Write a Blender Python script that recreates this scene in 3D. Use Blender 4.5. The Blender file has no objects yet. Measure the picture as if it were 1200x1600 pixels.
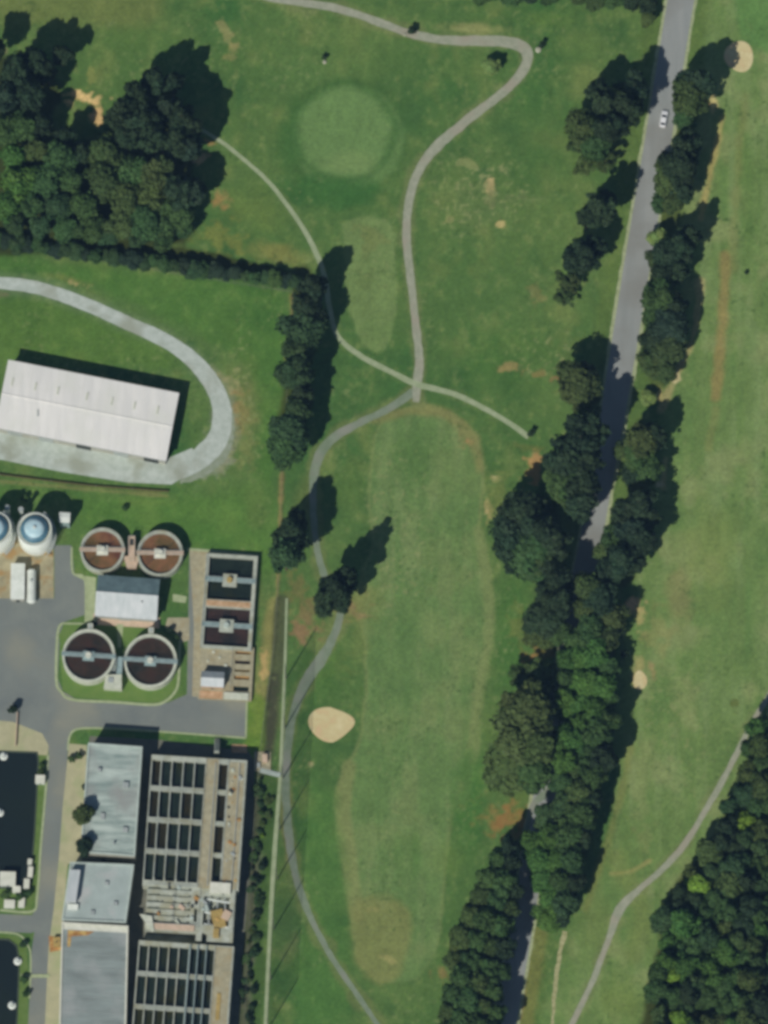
import bpy, math, random
import numpy as np
from mathutils import Vector
R = math.radians
random.seed(7); rng = np.random.default_rng(11)
sc = bpy.context.scene
COL = sc.collection

# ------------------------------------------------------------------ camera calibration
S = 0.18                      # metres of ground per photo pixel (photo is 1200 x 1600)
TH = R(14); D = 2000.0        # aerial camera leans 14 degrees from straight down, 2 km away
ct, st = math.cos(TH), math.sin(TH)
CAM = Vector((0, -D*st, D*ct))
def P(x, y, z=0.0):
    """world point at height z seen at photo pixel x, y"""
    dx, dy = (x-600)*S, (800-y)*S
    d = (dx, dy*ct + D*st, dy*st - D*ct)
    t = (z-CAM.z)/d[2]
    return Vector((CAM.x+d[0]*t, CAM.y+d[1]*t, z))
def Pn(x, y):
    dx, dy = (x-600)*S, (800-y)*S
    d1 = dy*ct + D*st; d2 = dy*st - D*ct
    t = -CAM.z/d2
    return dx*t, CAM.y + d1*t

cam = bpy.data.cameras.new('camera'); co = bpy.data.objects.new('camera', cam); COL.objects.link(co)
co.location = CAM; co.rotation_euler = (TH, 0, 0)
cam.sensor_fit = 'VERTICAL'; cam.sensor_height = 24; cam.sensor_width = 18
cam.lens = 24*D/(1600*S); cam.clip_start = 10; cam.clip_end = 20000
sc.camera = co

# ------------------------------------------------------------------ light
SH_AZ = R(30); EL = R(47)     # shadows fall 30 deg east of north
sun = bpy.data.lights.new('sun', 'SUN'); sun.energy = 3.5; sun.angle = R(0.53); sun.color = (1, .965, .9)
so = bpy.data.objects.new('sun', sun); COL.objects.link(so)
tosun = Vector((-math.sin(SH_AZ)*math.cos(EL), -math.cos(SH_AZ)*math.cos(EL), math.sin(EL)))
so.rotation_euler = tosun.to_track_quat('Z', 'Y').to_euler()
so.location = tosun*400
w = bpy.data.worlds.new('World'); sc.world = w; w.use_nodes = True
nt = w.node_tree; bg = nt.nodes['Background']
sky = nt.nodes.new('ShaderNodeTexSky'); sky.sky_type = 'NISHITA'; sky.sun_disc = False
sky.sun_elevation = EL; sky.sun_rotation = math.atan2(tosun.x, tosun.y); sky.altitude = 100
sky.air_density = 1.0; sky.dust_density = 0.6
nt.links.new(sky.outputs[0], bg.inputs[0]); bg.inputs[1].default_value = 0.044
sc.view_settings.view_transform = 'Standard'; sc.view_settings.look = 'None'
sc.view_settings.exposure = 0.07; sc.view_settings.gamma = 1
sc.render.engine = 'CYCLES'
sc.cycles.pixel_filter_type = 'BLACKMAN_HARRIS'; sc.cycles.filter_width = 3.6   # soft satellite optics
sc.cycles.max_bounces = 5

# ------------------------------------------------------------------ colours / materials
LF = 0.885
def s2l(c): 
    c = c/255.0
    return c/12.92 if c <= .04045 else ((c+.055)/1.055)**2.4
def C(r, g, b): return tuple(min(.9, max(.004, (s2l(v)-h)/LF)) for v, h in ((r, .001), (g, .004), (b, .010)))   # the air adds a little blue light of its own
MATS = {}
def mat(name, c1, c2=None, scale=.4, rough=.85, bump=0.0, stretch=(1, 1, 1), fine=.12, fscale=6, metal=0, spec=.3, coords='pos', c3=None, s3=.08, th=(.35, .65)):
    if name in MATS: return MATS[name]
    m = bpy.data.materials.new(name); m.use_nodes = True; t = m.node_tree; N = t.nodes; L = t.links
    b = N['Principled BSDF']; b.inputs['Roughness'].default_value = rough; b.inputs['Metallic'].default_value = metal
    b.inputs['Specular IOR Level'].default_value = spec
    if c2 is None: c2 = tuple(v*.8 for v in c1)
    g = N.new('ShaderNodeNewGeometry'); mp = N.new('ShaderNodeMapping'); mp.inputs['Scale'].default_value = stretch
    L.new(g.outputs['Position'], mp.inputs[0])
    n = N.new('ShaderNodeTexNoise'); n.inputs['Scale'].default_value = scale; n.inputs['Detail'].default_value = 6
    n.inputs['Roughness'].default_value = .6
    L.new(mp.outputs[0], n.inputs['Vector'])
    r = N.new('ShaderNodeMapRange'); r.inputs[1].default_value = th[0]; r.inputs[2].default_value = th[1]
    L.new(n.outputs['Fac'], r.inputs[0])
    mx = N.new('ShaderNodeMix'); mx.data_type = 'RGBA'
    mx.inputs[6].default_value = (*c1, 1); mx.inputs[7].default_value = (*c2, 1); L.new(r.outputs[0], mx.inputs[0])
    out = mx.outputs[2]
    if c3:
        n3 = N.new('ShaderNodeTexNoise'); n3.inputs['Scale'].default_value = s3; n3.inputs['Detail'].default_value = 4
        L.new(g.outputs['Position'], n3.inputs['Vector'])
        r3 = N.new('ShaderNodeMapRange'); r3.inputs[1].default_value = .5; r3.inputs[2].default_value = .66
        L.new(n3.outputs['Fac'], r3.inputs[0])
        m3 = N.new('ShaderNodeMix'); m3.data_type = 'RGBA'; L.new(r3.outputs[0], m3.inputs[0]); L.new(out, m3.inputs[6])
        m3.inputs[7].default_value = (*c3, 1); out = m3.outputs[2]
    f = N.new('ShaderNodeTexNoise'); f.inputs['Scale'].default_value = fscale; f.inputs['Detail'].default_value = 3
    L.new(g.outputs['Position'], f.inputs['Vector'])
    fr = N.new('ShaderNodeMapRange'); fr.inputs[1].default_value = .25; fr.inputs[2].default_value = .75
    fr.inputs[3].default_value = 1-fine; fr.inputs[4].default_value = 1+fine; L.new(f.outputs['Fac'], fr.inputs[0])
    mm = N.new('ShaderNodeVectorMath'); mm.operation = 'MULTIPLY'; L.new(out, mm.inputs[0]); L.new(fr.outputs[0], mm.inputs[1])
    L.new(mm.outputs[0], b.inputs['Base Color'])
    if bump:
        bp = N.new('ShaderNodeBump'); bp.inputs['Strength'].default_value = bump; bp.inputs['Distance'].default_value = .1
        L.new(f.outputs['Fac'], bp.inputs['Height']); L.new(bp.outputs[0], b.inputs['Normal'])
    MATS[name] = m
    return m

M = dict(
 asphalt=mat('plant_asphalt', C(118,124,119), C(106,113,112), .12, fine=.06, fscale=2, c3=C(128,130,119), s3=.06),
 road=mat('road_asphalt', C(142,145,142), C(130,135,133), .35, stretch=(1,.08,1), fine=.07, fscale=3, c3=C(126,128,124), s3=.05),
 shoulder=mat('shoulder_gravel', C(160,168,132), C(132,142,104), .8, fine=.15),
 gravel=mat('pale_gravel', C(178,186,178), C(158,168,158), .5, fine=.14, c3=C(146,152,138), s3=.12),
 gravel2=mat('worn_gravel', C(140,148,132), C(122,134,110), .5, fine=.15),
 pathA=mat('worn_cart_path', C(152,154,136), C(134,140,120), .5, fine=.1, c3=C(146,142,126), s3=.1),
 pathB=mat('pale_concrete_path', C(152,162,132), C(134,148,114), .5, fine=.08),
 pathC=mat('grey_cart_path', C(122,134,116), C(104,120,98), .4, fine=.1, c3=C(132,134,124), s3=.1),
 trail=mat('dusty_trail', C(168,164,126), C(132,134,92), .9, fine=.2),
 concrete=mat('concrete', C(172,176,162), C(146,153,142), .5, fine=.1, c3=C(150,150,128), s3=.25),
 concrete_tan=mat('tan_concrete', C(164,158,132), C(142,138,116), .7, fine=.14, c3=C(150,140,112), s3=.4),
 concrete_blue=mat('galvanised_deck', C(146,166,164), C(122,142,142), .8, fine=.1, rough=.6),
 concrete_light=mat('pale_concrete', C(196,198,182), C(172,178,160), .6, fine=.08),
 wall=mat('painted_wall', C(170,170,158), C(150,150,138), .6, fine=.06),
 kerb=mat('kerb_concrete', C(160,170,134), C(142,154,118), .8, fine=.1),
 beige=mat('beige_pad', C(170,166,134), C(156,154,124), .35, fine=.06, c3=C(150,156,118), s3=.15),
 sand=mat('bunker_sand', C(200,188,146), C(182,168,120), .3, fine=.06, c3=C(198,172,134), s3=.3),
 roofwhite=mat('white_metal_roof', C(219,217,211), C(207,206,201), .5, rough=.55, fine=.03, stretch=(1,.12,1), c3=C(208,208,200), s3=.1),
 roofgrey=mat('grey_membrane_roof', C(172,184,176), C(118,134,130), .3, fine=.06, stretch=(.3,1.6,1), c3=C(138,142,138), s3=.1),
 roofgrey2=mat('weathered_membrane_roof', C(136,147,144), C(114,123,121), .25, fine=.06, stretch=(.3,1.3,1), c3=C(142,148,146), s3=.12),
 rooflight=mat('light_membrane_roof', C(160,172,168), C(144,156,152), .18, fine=.05, c3=C(168,170,168), s3=.13),
 roofblue=mat('blue_grey_metal_roof', C(186,190,190), C(166,174,174), .4, rough=.5, fine=.04, stretch=(1.5,.3,1)),
 coping=mat('roof_coping', C(176,188,180), C(160,172,164), .6, fine=.05),
 coping_w=mat('white_coping', C(206,206,192), C(190,192,176), .6, fine=.05),
 rust=mat('rust_stain', C(170,130,84), C(140,100,58), .9, fine=.2, c3=C(186,158,96), s3=.5),
 rustwall=mat('rusty_concrete', C(188,158,128), C(160,128,94), .8, fine=.15),
 pink=mat('pinkish_concrete', C(196,172,152), C(176,158,136), .7, fine=.1),
 steel=mat('galvanised_steel', C(170,176,172), C(150,158,156), 1, rough=.45, metal=.2, fine=.05),
 dark=mat('dark_steel', C(60,66,66), C(44,50,52), 1, fine=.1, rough=.6),
 white=mat('white_paint', C(212,216,208), C(196,202,192), .6, fine=.04, rough=.5),
 teal=mat('blue_dome_steel', C(84,122,138), C(66,100,118), .5, fine=.06, rough=.45),
 cap=mat('pale_blue_cap', C(182,206,210), C(160,190,198), .6, fine=.04, rough=.4),
 waterdark=mat('dark_process_water', C(34,46,44), C(26,38,40), .6, rough=.25, fine=.1, c3=C(40,44,32), s3=.12, spec=.4),
 waterbasin=mat('brown_basin_water', C(44,42,34), C(34,36,34), .5, rough=.25, fine=.12, spec=.4),
 waterred=mat('red_brown_sludge_water', C(62,50,46), C(38,42,42), .25, rough=.3, fine=.15, c3=C(60,46,44), s3=.15, spec=.4),
 waterbrown=mat('brown_sludge_water', C(128,92,68), C(84,74,50), .22, rough=.35, fine=.15, c3=C(92,60,52), s3=.18, spec=.4),
 waterpurple=mat('purple_brown_water', C(62,48,48), C(36,40,44), .25, rough=.25, fine=.1, spec=.4),
 pond=mat('black_pond_liner_water', C(28,40,42), C(24,36,42), .05, rough=.3, fine=.04, spec=.4),
 bark=mat('bark', C(96,84,70), C(74,66,56), 2, fine=.2),
 glass=mat('dark_glass', (.02,.025,.03), (.03,.035,.04), 1, rough=.1, spec=.6),
 rubber=mat('tyre_rubber', (.02,.02,.02), (.03,.03,.03), 4),
 carwhite=mat('white_car_paint', (.78,.79,.8), (.75,.76,.77), 1, rough=.25, fine=.01, spec=.5),
 red=mat('red_lamp', (.3,.02,.02), (.25,.02,.02), 1),
 pole=mat('weathered_pole', C(120,122,108), C(100,104,92), 1, fine=.1),
 fencewood=mat('brown_fence_boards', C(96,88,66), C(78,72,54), 1.2, fine=.2),
 yellow=mat('ochre_machinery', C(172,150,96), C(140,120,72), 1.5, fine=.2),
 rock=mat('pale_rock', C(170,170,150), C(146,148,130), 2, fine=.2, bump=.4),
)
# foliage material: tint from the object's own colour, clump tone from the mesh
def foliage(name):
    m = bpy.data.materials.new(name); m.use_nodes = True; t = m.node_tree; N = t.nodes; L = t.links
    b = N['Principled BSDF']; b.inputs['Roughness'].default_value = .75; b.inputs['Specular IOR Level'].default_value = .15
    oi = N.new('ShaderNodeObjectInfo'); at = N.new('ShaderNodeAttribute'); at.attribute_name = 'tone'
    mm = N.new('ShaderNodeVectorMath'); mm.operation = 'MULTIPLY'; L.new(oi.outputs['Color'], mm.inputs[0]); L.new(at.outputs['Color'], mm.inputs[1])
    L.new(mm.outputs[0], b.inputs['Base Color'])
    return m
M['leaf'] = foliage('foliage')

# ------------------------------------------------------------------ object helpers
ORG = {}
def tag(o, label=None, cat=None, group=None, kind=None):
    if label: o['label'] = label
    if cat: o['category'] = cat
    if group: o['group'] = group
    if kind: o['kind'] = kind
    return o
def thing(name, loc, label, cat, group=None):
    o = bpy.data.objects.new(name, None); COL.objects.link(o); o.location = loc; o.empty_display_size = .5
    ORG[o.name] = Vector(loc); return tag(o, label, cat, group)
class MB:
    def __init__(s): s.v = []; s.f = []; s.sm = False
    def add(s, v, f):
        n = len(s.v); s.v += [tuple(p) for p in v]; s.f += [tuple(i+n for i in q) for q in f]; return s
    def prism(s, poly, z0, z1, cap0=False):
        n = len(poly)
        a = sum(poly[i][0]*poly[(i+1) % n][1]-poly[(i+1) % n][0]*poly[i][1] for i in range(n))
        if a < 0: poly = poly[::-1]
        v = [(p[0], p[1], z0) for p in poly]+[(p[0], p[1], z1) for p in poly]
        f = [(i, (i+1) % n, n+(i+1) % n, n+i) for i in range(n)]+[tuple(range(n, 2*n))]
        if cap0: f.append(tuple(range(n-1, -1, -1)))
        return s.add(v, f)
    def box(s, c, sx, sy, z0, z1, a=0):
        ca, sa = math.cos(a), math.sin(a)
        return s.prism([(c[0]+x*ca-y*sa, c[1]+x*sa+y*ca) for x, y in ((-sx/2, -sy/2), (sx/2, -sy/2), (sx/2, sy/2), (-sx/2, sy/2))], z0, z1, True)
    def ring(s, c, r0, r1, z0, z1, n=64, ey=1):
        v = []
        for i in range(n):
            a = 2*math.pi*i/n; x, y = math.cos(a), math.sin(a)*ey
            v += [(c[0]+x*r1, c[1]+y*r1, z0), (c[0]+x*r1, c[1]+y*r1, z1), (c[0]+x*r0, c[1]+y*r0, z1), (c[0]+x*r0, c[1]+y*r0, z0)]
        f = []
        for i in range(n):
            j = (i+1) % n
            for k in range(3): f.append((4*i+k, 4*j+k, 4*j+k+1, 4*i+k+1))
            f.append((4*i+3, 4*j+3, 4*j, 4*i))
        return s.add(v, f)
    def lathe(s, c, prof, n=48, ey=1, arc=(0, 2*math.pi)):
        v = []; f = []; k = len(prof)
        for i in range(n):
            a = 2*math.pi*i/n
            for r, z in prof: v.append((c[0]+math.cos(a)*r, c[1]+math.sin(a)*r*ey, z))
        for i in range(n):
            j = (i+1) % n
            for q in range(k-1): f.append((i*k+q, j*k+q, j*k+q+1, i*k+q+1))
        return s.add(v, f)
    def disc(s, c, r, z, n=48, ey=1):
        return s.add([(c[0]+math.cos(2*math.pi*i/n)*r, c[1]+math.sin(2*math.pi*i/n)*r*ey, z) for i in range(n)], [tuple(range(n))])
    def tube(s, a, b, r0, r1=None, n=6):
        a = Vector(a); b = Vector(b); r1 = r0 if r1 is None else r1
        d = (b-a)
        if d.length < 1e-6: return s
        d.normalize(); u = d.orthogonal().normalized(); w_ = d.cross(u)
        v = []
        for p, r in ((a, r0), (b, r1)):
            for i in range(n):
                t = 2*math.pi*i/n; v.append(p+u*math.cos(t)*r+w_*math.sin(t)*r)
        f = [(i, (i+1) % n, n+(i+1) % n, n+i) for i in range(n)]+[tuple(range(n-1, -1, -1)), tuple(range(n, 2*n))]
        return s.add(v, f)
    def path(s, pts, r, n=6):
        for a, b in zip(pts, pts[1:]): s.tube(a, b, r, n=n)
        return s
    def build(s, name, m, parent=None, smooth=False):
        me = bpy.data.meshes.new(name)
        if parent is not None: org = ORG[parent.name]
        else:
            xs = [p[0] for p in s.v]; ys = [p[1] for p in s.v]; zs = [p[2] for p in s.v]
            org = Vector(((min(xs)+max(xs))/2, (min(ys)+max(ys))/2, min(zs)))
        me.from_pydata([(p[0]-org.x, p[1]-org.y, p[2]-org.z) for p in s.v], [], s.f); me.update()
        o = bpy.data.objects.new(name, me); COL.objects.link(o); me.materials.append(m)
        if parent is not None: o.parent = parent
        else: o.location = org
        ORG[o.name] = org
        if smooth:
            for p in me.polygons: p.use_smooth = True
        return o
def struct(o): o['kind'] = 'structure'; return o

class Frame:
    """local frame of a rectangular block; (u, v) in photo pixels from its top-left corner at height z"""
    def __init__(s, tl, tr, z):
        s.o = P(*tl, z); d = P(*tr, z)-s.o; d.z = 0; s.len = d.length/S; s.U = d.normalized(); s.V = Vector((s.U.y, -s.U.x, 0)); s.k = 1/ct
    def __call__(s, u, v, z=0):
        p = s.o+s.U*u*S+s.V*v*S*s.k; return Vector((p.x, p.y, z))
    @property
    def ang(s): return math.atan2(s.U.y, s.U.x)
    def rect(s, u0, v0, u1, v1): return [s(u0, v0), s(u1, v0), s(u1, v1), s(u0, v1)]
def hgrid(fr, us, vs, H, zb, name, m, parent):
    """stepped solid: one height per cell, None = lowest"""
    nu, nv = len(us)-1, len(vs)-1; b = MB()
    h = lambda i, j: zb if (i < 0 or j < 0 or i >= nu or j >= nv or H(i, j) is None) else H(i, j)
    for i in range(nu):
        for j in range(nv):
            z = h(i, j)
            if z > zb: b.add([fr(us[i], vs[j], z), fr(us[i], vs[j+1], z), fr(us[i+1], vs[j+1], z), fr(us[i+1], vs[j], z)], [(0, 1, 2, 3)])
    for i in range(nu+1):
        for j in range(nv):
            a, c = h(i-1, j), h(i, j)
            if a != c:
                q = [fr(us[i], vs[j], a), fr(us[i], vs[j+1], a), fr(us[i], vs[j+1], c), fr(us[i], vs[j], c)]; b.add(q, [(0, 1, 2, 3)])
    for j in range(nv+1):
        for i in range(nu):
            a, c = h(i, j-1), h(i, j)
            if a != c:
                q = [fr(us[i], vs[j], a), fr(us[i+1], vs[j], a), fr(us[i+1], vs[j], c), fr(us[i], vs[j], c)]; b.add(q, [(3, 2, 1, 0)])
    return b.build(name, m, parent)
def rail(pts, parent, h=1.05, step=2.2, name='handrail', r=.035):
    b = MB()
    for a, c in zip(pts, pts[1:]):
        n = max(1, int((c-a).length/step))
        for i in range(n+1):
            p = a.lerp(c, i/n); b.tube(p, p+Vector((0, 0, h)), r, n=4)
        for q in (h, h*.5): b.tube(a+Vector((0, 0, q)), c+Vector((0, 0, q)), r, n=4)
    return b.build(name, M['steel'], parent)

def spline(pts, step=5.0):
    out = []; n = len(pts)
    for i in range(n-1):
        p0 = pts[max(0, i-1)]; p1 = pts[i]; p2 = pts[i+1]; p3 = pts[min(n-1, i+2)]
        L = math.dist(p1[:2], p2[:2]); k = max(2, int(L/step))
        for j in range(k):
            t = j/k
            out.append(tuple(.5*(2*b+(c-a)*t+(2*a-5*b+4*c-d)*t*t+(-a+3*b-3*c+d)*t**3) for a, b, c, d in zip(p0, p1, p2, p3)))
    out.append(tuple(pts[-1])); return out
def ribbon(name, pts, m, z, w=None, jit=.08, parent=None, thick=0, step=5):
    """pts: (x, y, width px) in photo pixels"""
    pts = [(p[0], p[1], p[2] if len(p) > 2 else w) for p in pts]
    q = spline(pts, step); Lf = []; Rt = []
    ja = 0; jb = 0
    for i, p in enumerate(q):
        a = q[max(0, i-1)]; c = q[min(len(q)-1, i+1)]
        dx, dy = c[0]-a[0], c[1]-a[1]; l = math.hypot(dx, dy) or 1; nx, ny = -dy/l, dx/l
        ja = ja*.75+random.uniform(-1, 1)*jit*p[2]*.5; jb = jb*.75+random.uniform(-1, 1)*jit*p[2]*.5
        Lf.append(P(p[0]+nx*(p[2]/2+ja), p[1]+ny*(p[2]/2+ja), z)); Rt.append(P(p[0]-nx*(p[2]/2+jb), p[1]-ny*(p[2]/2+jb), z))
    b = MB(); n = len(q)
    if not thick:
        b.add(Lf+Rt, [(i, i+1, n+i+1, n+i) for i in range(n-1)])
    else:
        lo = lambda L: [Vector((p.x, p.y, 0.0)) for p in L]
        b.add(Lf+Rt+lo(Lf)+lo(Rt), [(i, i+1, n+i+1, n+i) for i in range(n-1)]+[(2*n+i, 2*n+i+1, i+1, i) for i in range(n-1)]+[(n+i, n+i+1, 3*n+i+1, 3*n+i) for i in range(n-1)]+[(0, n, 3*n, 2*n), (n-1, 3*n-1, 4*n-1, 2*n-1)])
    o = b.build(name, m, parent)
    me = o.data
    for pl in me.polygons:
        if pl.normal.z < -.5: pl.flip()
    return o
def sheet(name, poly, m, z, jit=0):
    """flat polygon in photo pixels (optionally smoothed with a ragged edge)"""
    if jit:
        q = spline(list(poly)+[poly[0]], 4)[:-1]
        poly = [(x+random.uniform(-jit, jit), y+random.uniform(-jit, jit)) for x, y in q]
    return MB().prism([P(x, y, 0) for x, y in poly], z-.004 if z > .004 else 0, z).build(name, m)

# ------------------------------------------------------------------ routes shared by the ground colours and the sheets
ROAD = [(1072,-40,41),(1064,0,41),(1049,90,41),(1033,190,41),(1013,310,41),(993,430,41),(975,540,40),(959,640,38),(941,740,36),(926,830,34),(906,930,34),(888,1030,34),(870,1130,34),(853,1230,34),(836,1320,34),(820,1420,34),(805,1510,34),(790,1600,34),(780,1660,34)]
PATH1 = [(380,-18,12),(430,-2,12),(530,14,12),(600,38,12),(645,54,12),(700,63,14),(760,64,16),(800,67,17),(822,80,18),(820,105,15),(795,137,13),(750,172,14),(705,208,16),(672,240,15),(650,275,13),(638,320,12),(635,370,12),(641,430,12),(649,500,12),(655,560,13),(652,600,14),(650,628,9)]
PATH2 = [(300,196,6),(328,210,6),(370,240,6),(420,285,6.5),(458,333,7),(487,380,8),(505,425,8),(515,480,8),(528,525,8),(565,557,8),(615,583,8),(652,600,9),(710,616,9),(760,640,8),(800,664,8),(826,683,8)]
PATH3 = [(646,612,12),(610,637,11),(560,662,11),(522,683,13),(500,710,14),(490,750,12),(490,810,10),(498,870,11),(512,915,11),(532,955,11),(515,1008,16),(488,1050,18),(462,1102,14),(450,1160,13),(447,1240,13),(455,1330,12),(475,1410,11),(515,1490,9),(555,1550,8),(592,1604,8),(620,1650,8)]
PATH4 = [(1225,1050,9),(1200,1090,9),(1175,1130,9),(1150,1180,9),(1128,1222,9),(1100,1270,9),(1068,1322,10),(1035,1358,10),(998,1390,10),(968,1422,13),(950,1470,10),(925,1535,9),(893,1602,9),(870,1650,9)]
PATH5 = [(900,1175,8),(880,1205,9),(853,1240,12),(833,1258,10),(826,1285,8),(818,1315,8)]
LOOP = [(-60,440,19),(0,442,19),(60,450,20),(130,474,20),(200,505,21),(262,534,23),(305,566,25),(335,605,27),(347,645,29),(340,685,33),(312,716,33),(280,735,28),(255,742,24)]

# ------------------------------------------------------------------ the ground, one sheet
def vnoise(X, Y, fx, fy, seed, oct=3):
    out = np.zeros_like(X); amp = 1; tot = 0
    for o in range(oct):
        r = np.random.default_rng(seed+o*17); G = r.random((257, 257))
        x = (X*fx*2**o+7.3*o) % 256; y = (Y*fy*2**o+3.1*o) % 256
        i = x.astype(int); j = y.astype(int); a = x-i; b = y-j; a = a*a*(3-2*a); b = b*b*(3-2*b)
        v = (G[j, i]*(1-a)+G[j, i+1]*a)*(1-b)+(G[j+1, i]*(1-a)+G[j+1, i+1]*a)*b
        out += v*amp; tot += amp; amp *= .5
    return out/tot
def ground():
    xs = np.concatenate([[-9000, -3000, -1200, -500, -220], np.arange(-90, 1291, 2.6), [1420, 1700, 2400, 4200, 10000]])
    ys = np.concatenate([[-9000, -3000, -1200, -500, -220], np.arange(-90, 1691, 2.6), [1820, 2100, 2900, 5000, 10000]])
    X, Y = np.meshgrid(xs, ys)
    wx, wy = Pn(X, Y)
    wn = vnoise(X, Y, 1/22, 1/22, 3, 3)-.5; wn2 = vnoise(X, Y, 1/7, 1/7, 9, 2)-.5; wn3 = vnoise(X, Y, 1/11, 1/9, 19, 3)-.5
    def lin(c): return np.array(C(*c))
    n1 = vnoise(X, Y, 1/120, 1/140, 21, 4); n2 = vnoise(X, Y, 1/40, 1/45, 31, 3); n3 = vnoise(X, Y, 1/10, 1/12, 41, 3)
    st1 = .6*vnoise(X, Y, 1/13, 1/110, 51, 3)+.4*n2       # mowing / drought streaks along the fairways
    col = np.ones(X.shape+(3,))*lin((78,108,60))
    def mixin(mask, c):
        nonlocal col
        m = np.clip(mask, 0, 1)[..., None]; col = col*(1-m)+lin(c)*m
    mixin((n1-.5)*3.5, (88,114,64)); mixin((.45-n1)*4, (62,100,55)); mixin((n2-.58)*3, (102,118,68)); mixin((.4-n2)*3, (62,98,56)); mixin((n3-.62)*2.5, (108,122,74))
    def ss(x): x = np.clip(x, 0, 1); return x*x*(3-2*x)
    def blob(cx, cy, rx, ry, c, s=1, soft=.4, rot=0, warp=.35):
        a = R(rot); dx = X-cx; dy = Y-cy
        u = (dx*math.cos(a)+dy*math.sin(a))/rx; v = (-dx*math.sin(a)+dy*math.cos(a))/ry
        d = np.sqrt(u*u+v*v)+wn*warp*1.6+wn2*warp*.6+(wn3*2.2 if max(rx, ry) < 50 and warp > .1 else 0)
        mixin(ss((1-d)/soft)*s, c)
    def polyd(poly):
        inside = np.zeros(X.shape, bool); dist = np.full(X.shape, 1e9); n = len(poly)
        for i in range(n):
            x1, y1 = poly[i]; x2, y2 = poly[(i+1) % n]
            if y1 != y2:
                cond = ((y1 > Y) != (y2 > Y)) & (X < (x2-x1)*(Y-y1)/(y2-y1)+x1); inside ^= cond
            t = np.clip(((X-x1)*(x2-x1)+(Y-y1)*(y2-y1))/((x2-x1)**2+(y2-y1)**2), 0, 1)
            dist = np.minimum(dist, np.hypot(X-x1-t*(x2-x1), Y-y1-t*(y2-y1)))
        return np.where(inside, dist, -dist)
    def area(poly, c, s=1, soft=8, warp=8, tex=None, smooth=True):
        if smooth: poly = [p[:2] for p in spline(list(poly)+[poly[0]], 25)[:-1]]
        d = polyd(poly)+wn*warp*2
        m = ss(d/soft+.5)*s
        if tex is not None: m = m*tex
        mixin(m, c)
    def line(pts, wd, c, s=1, soft=4, warp=4, tex=None):
        q = [p[:2] for p in spline([p[:2] for p in pts], 20)]
        dist = np.full(X.shape, 1e9)
        for (x1, y1), (x2, y2) in zip(q, q[1:]):
            t = np.clip(((X-x1)*(x2-x1)+(Y-y1)*(y2-y1))/((x2-x1)**2+(y2-y1)**2+1e-9), 0, 1)
            dist = np.minimum(dist, np.hypot(X-x1-t*(x2-x1), Y-y1-t*(y2-y1)))
        m = ss((wd/2-dist+wn*warp*2)/soft+.5)*s
        if tex is not None: m = m*tex
        mixin(m, c)
    # the open field east of the road
    EF = [(1110,-90),(1090,200),(1060,420),(1040,620),(1010,860),(970,1000),(960,1300),(900,1450),(860,1700),(1300,1700),(1300,-90)]
    area(EF, (103,127,74), .95, 30, 10)
    area(EF, (114,135,86), .8, 30, 8, tex=np.clip((st1-.5)*5, 0, 1))
    area(EF, (90,120,68), .75, 30, 8, tex=np.clip((.47-st1)*5, 0, 1))
    area(EF, (124,133,88), .55, 30, 8, tex=np.clip((n2-.55)*5, 0, 1))
    blob(1110,860,60,120,(116,130,74),.5,.8); blob(1060,930,30,60,(134,130,88),.6,.7); blob(1165,300,20,180,(84,114,60),.5,.8)
    area([(1150,-90),(1150,30),(1180,75),(1300,90),(1300,-90)], (88,126,70), .8, 12, 4)
    line([(1135,400),(1130,480),(1124,560),(1118,620)], 16, (142,126,80), .75, 10, 4)
    line([(1165,150),(1150,300),(1145,420)], 12, (124,126,78), .45, 12, 5)
    line([(1118,640),(1108,700)], 12, (130,128,80), .4, 10, 4)
    # upper course, rough and green
    area([(-90,-90),(230,-90),(250,20),(200,50),(100,35),(-90,30)], (110,118,68), .6, 40, 14)
    blob(350,45,10,48,(136,134,88),.75,.6,-28); blob(362,80,12,18,(140,134,86),.5,.6)
    blob(200,60,140,30,(84,112,60),.5,.8)
    blob(480,120,110,60,(78,110,62),.5,.9); blob(560,80,120,50,(84,112,62),.5,.9)
    blob(540,210,116,102,(56,92,50),.9,.35,0,.1); blob(545,216,94,88,(92,122,72),.9,.12,0,.05)
    blob(540,208,86,81,(70,104,58),.75,.08,0,.05); blob(538,206,80,76,(99,128,77),.95,.22,0,.08); blob(548,255,58,32,(112,136,84),.7,.7,0,.2)
    blob(520,300,120,34,(56,98,52),.85,.6); blob(450,240,30,70,(62,100,54),.6,.7); blob(640,180,30,60,(64,98,56),.6,.7)
    area([(535,350),(560,340),(605,342),(618,380),(618,500),(600,545),(570,540),(545,480)], (106,128,78), .95, 7, 4)
    blob(578,372,30,26,(112,122,74),.6,.7); blob(575,440,26,38,(90,108,64),.55,.7); blob(585,520,28,25,(98,124,72),.5,.6)
    blob(400,330,80,56,(98,120,64),.85,.9,30); blob(430,395,66,26,(120,124,70),.9,.8,12); blob(350,375,44,30,(110,120,64),.85,.7); blob(345,312,20,18,(146,128,82),.7,.8)
    blob(740,45,70,12,(140,142,92),.75,.8,2); blob(900,60,60,40,(96,120,66),.6,.9); blob(860,30,60,20,(90,118,62),.7,.8)
    blob(920,130,50,40,(104,120,70),.6,.9); blob(720,110,60,30,(88,112,62),.5,.9); blob(900,260,40,60,(96,116,66),.5,.8)
    blob(840,260,90,80,(58,96,52),.55,.9); blob(790,560,120,90,(62,102,50),.5,.9); blob(820,150,60,60,(66,106,56),.5,.9)
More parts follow.
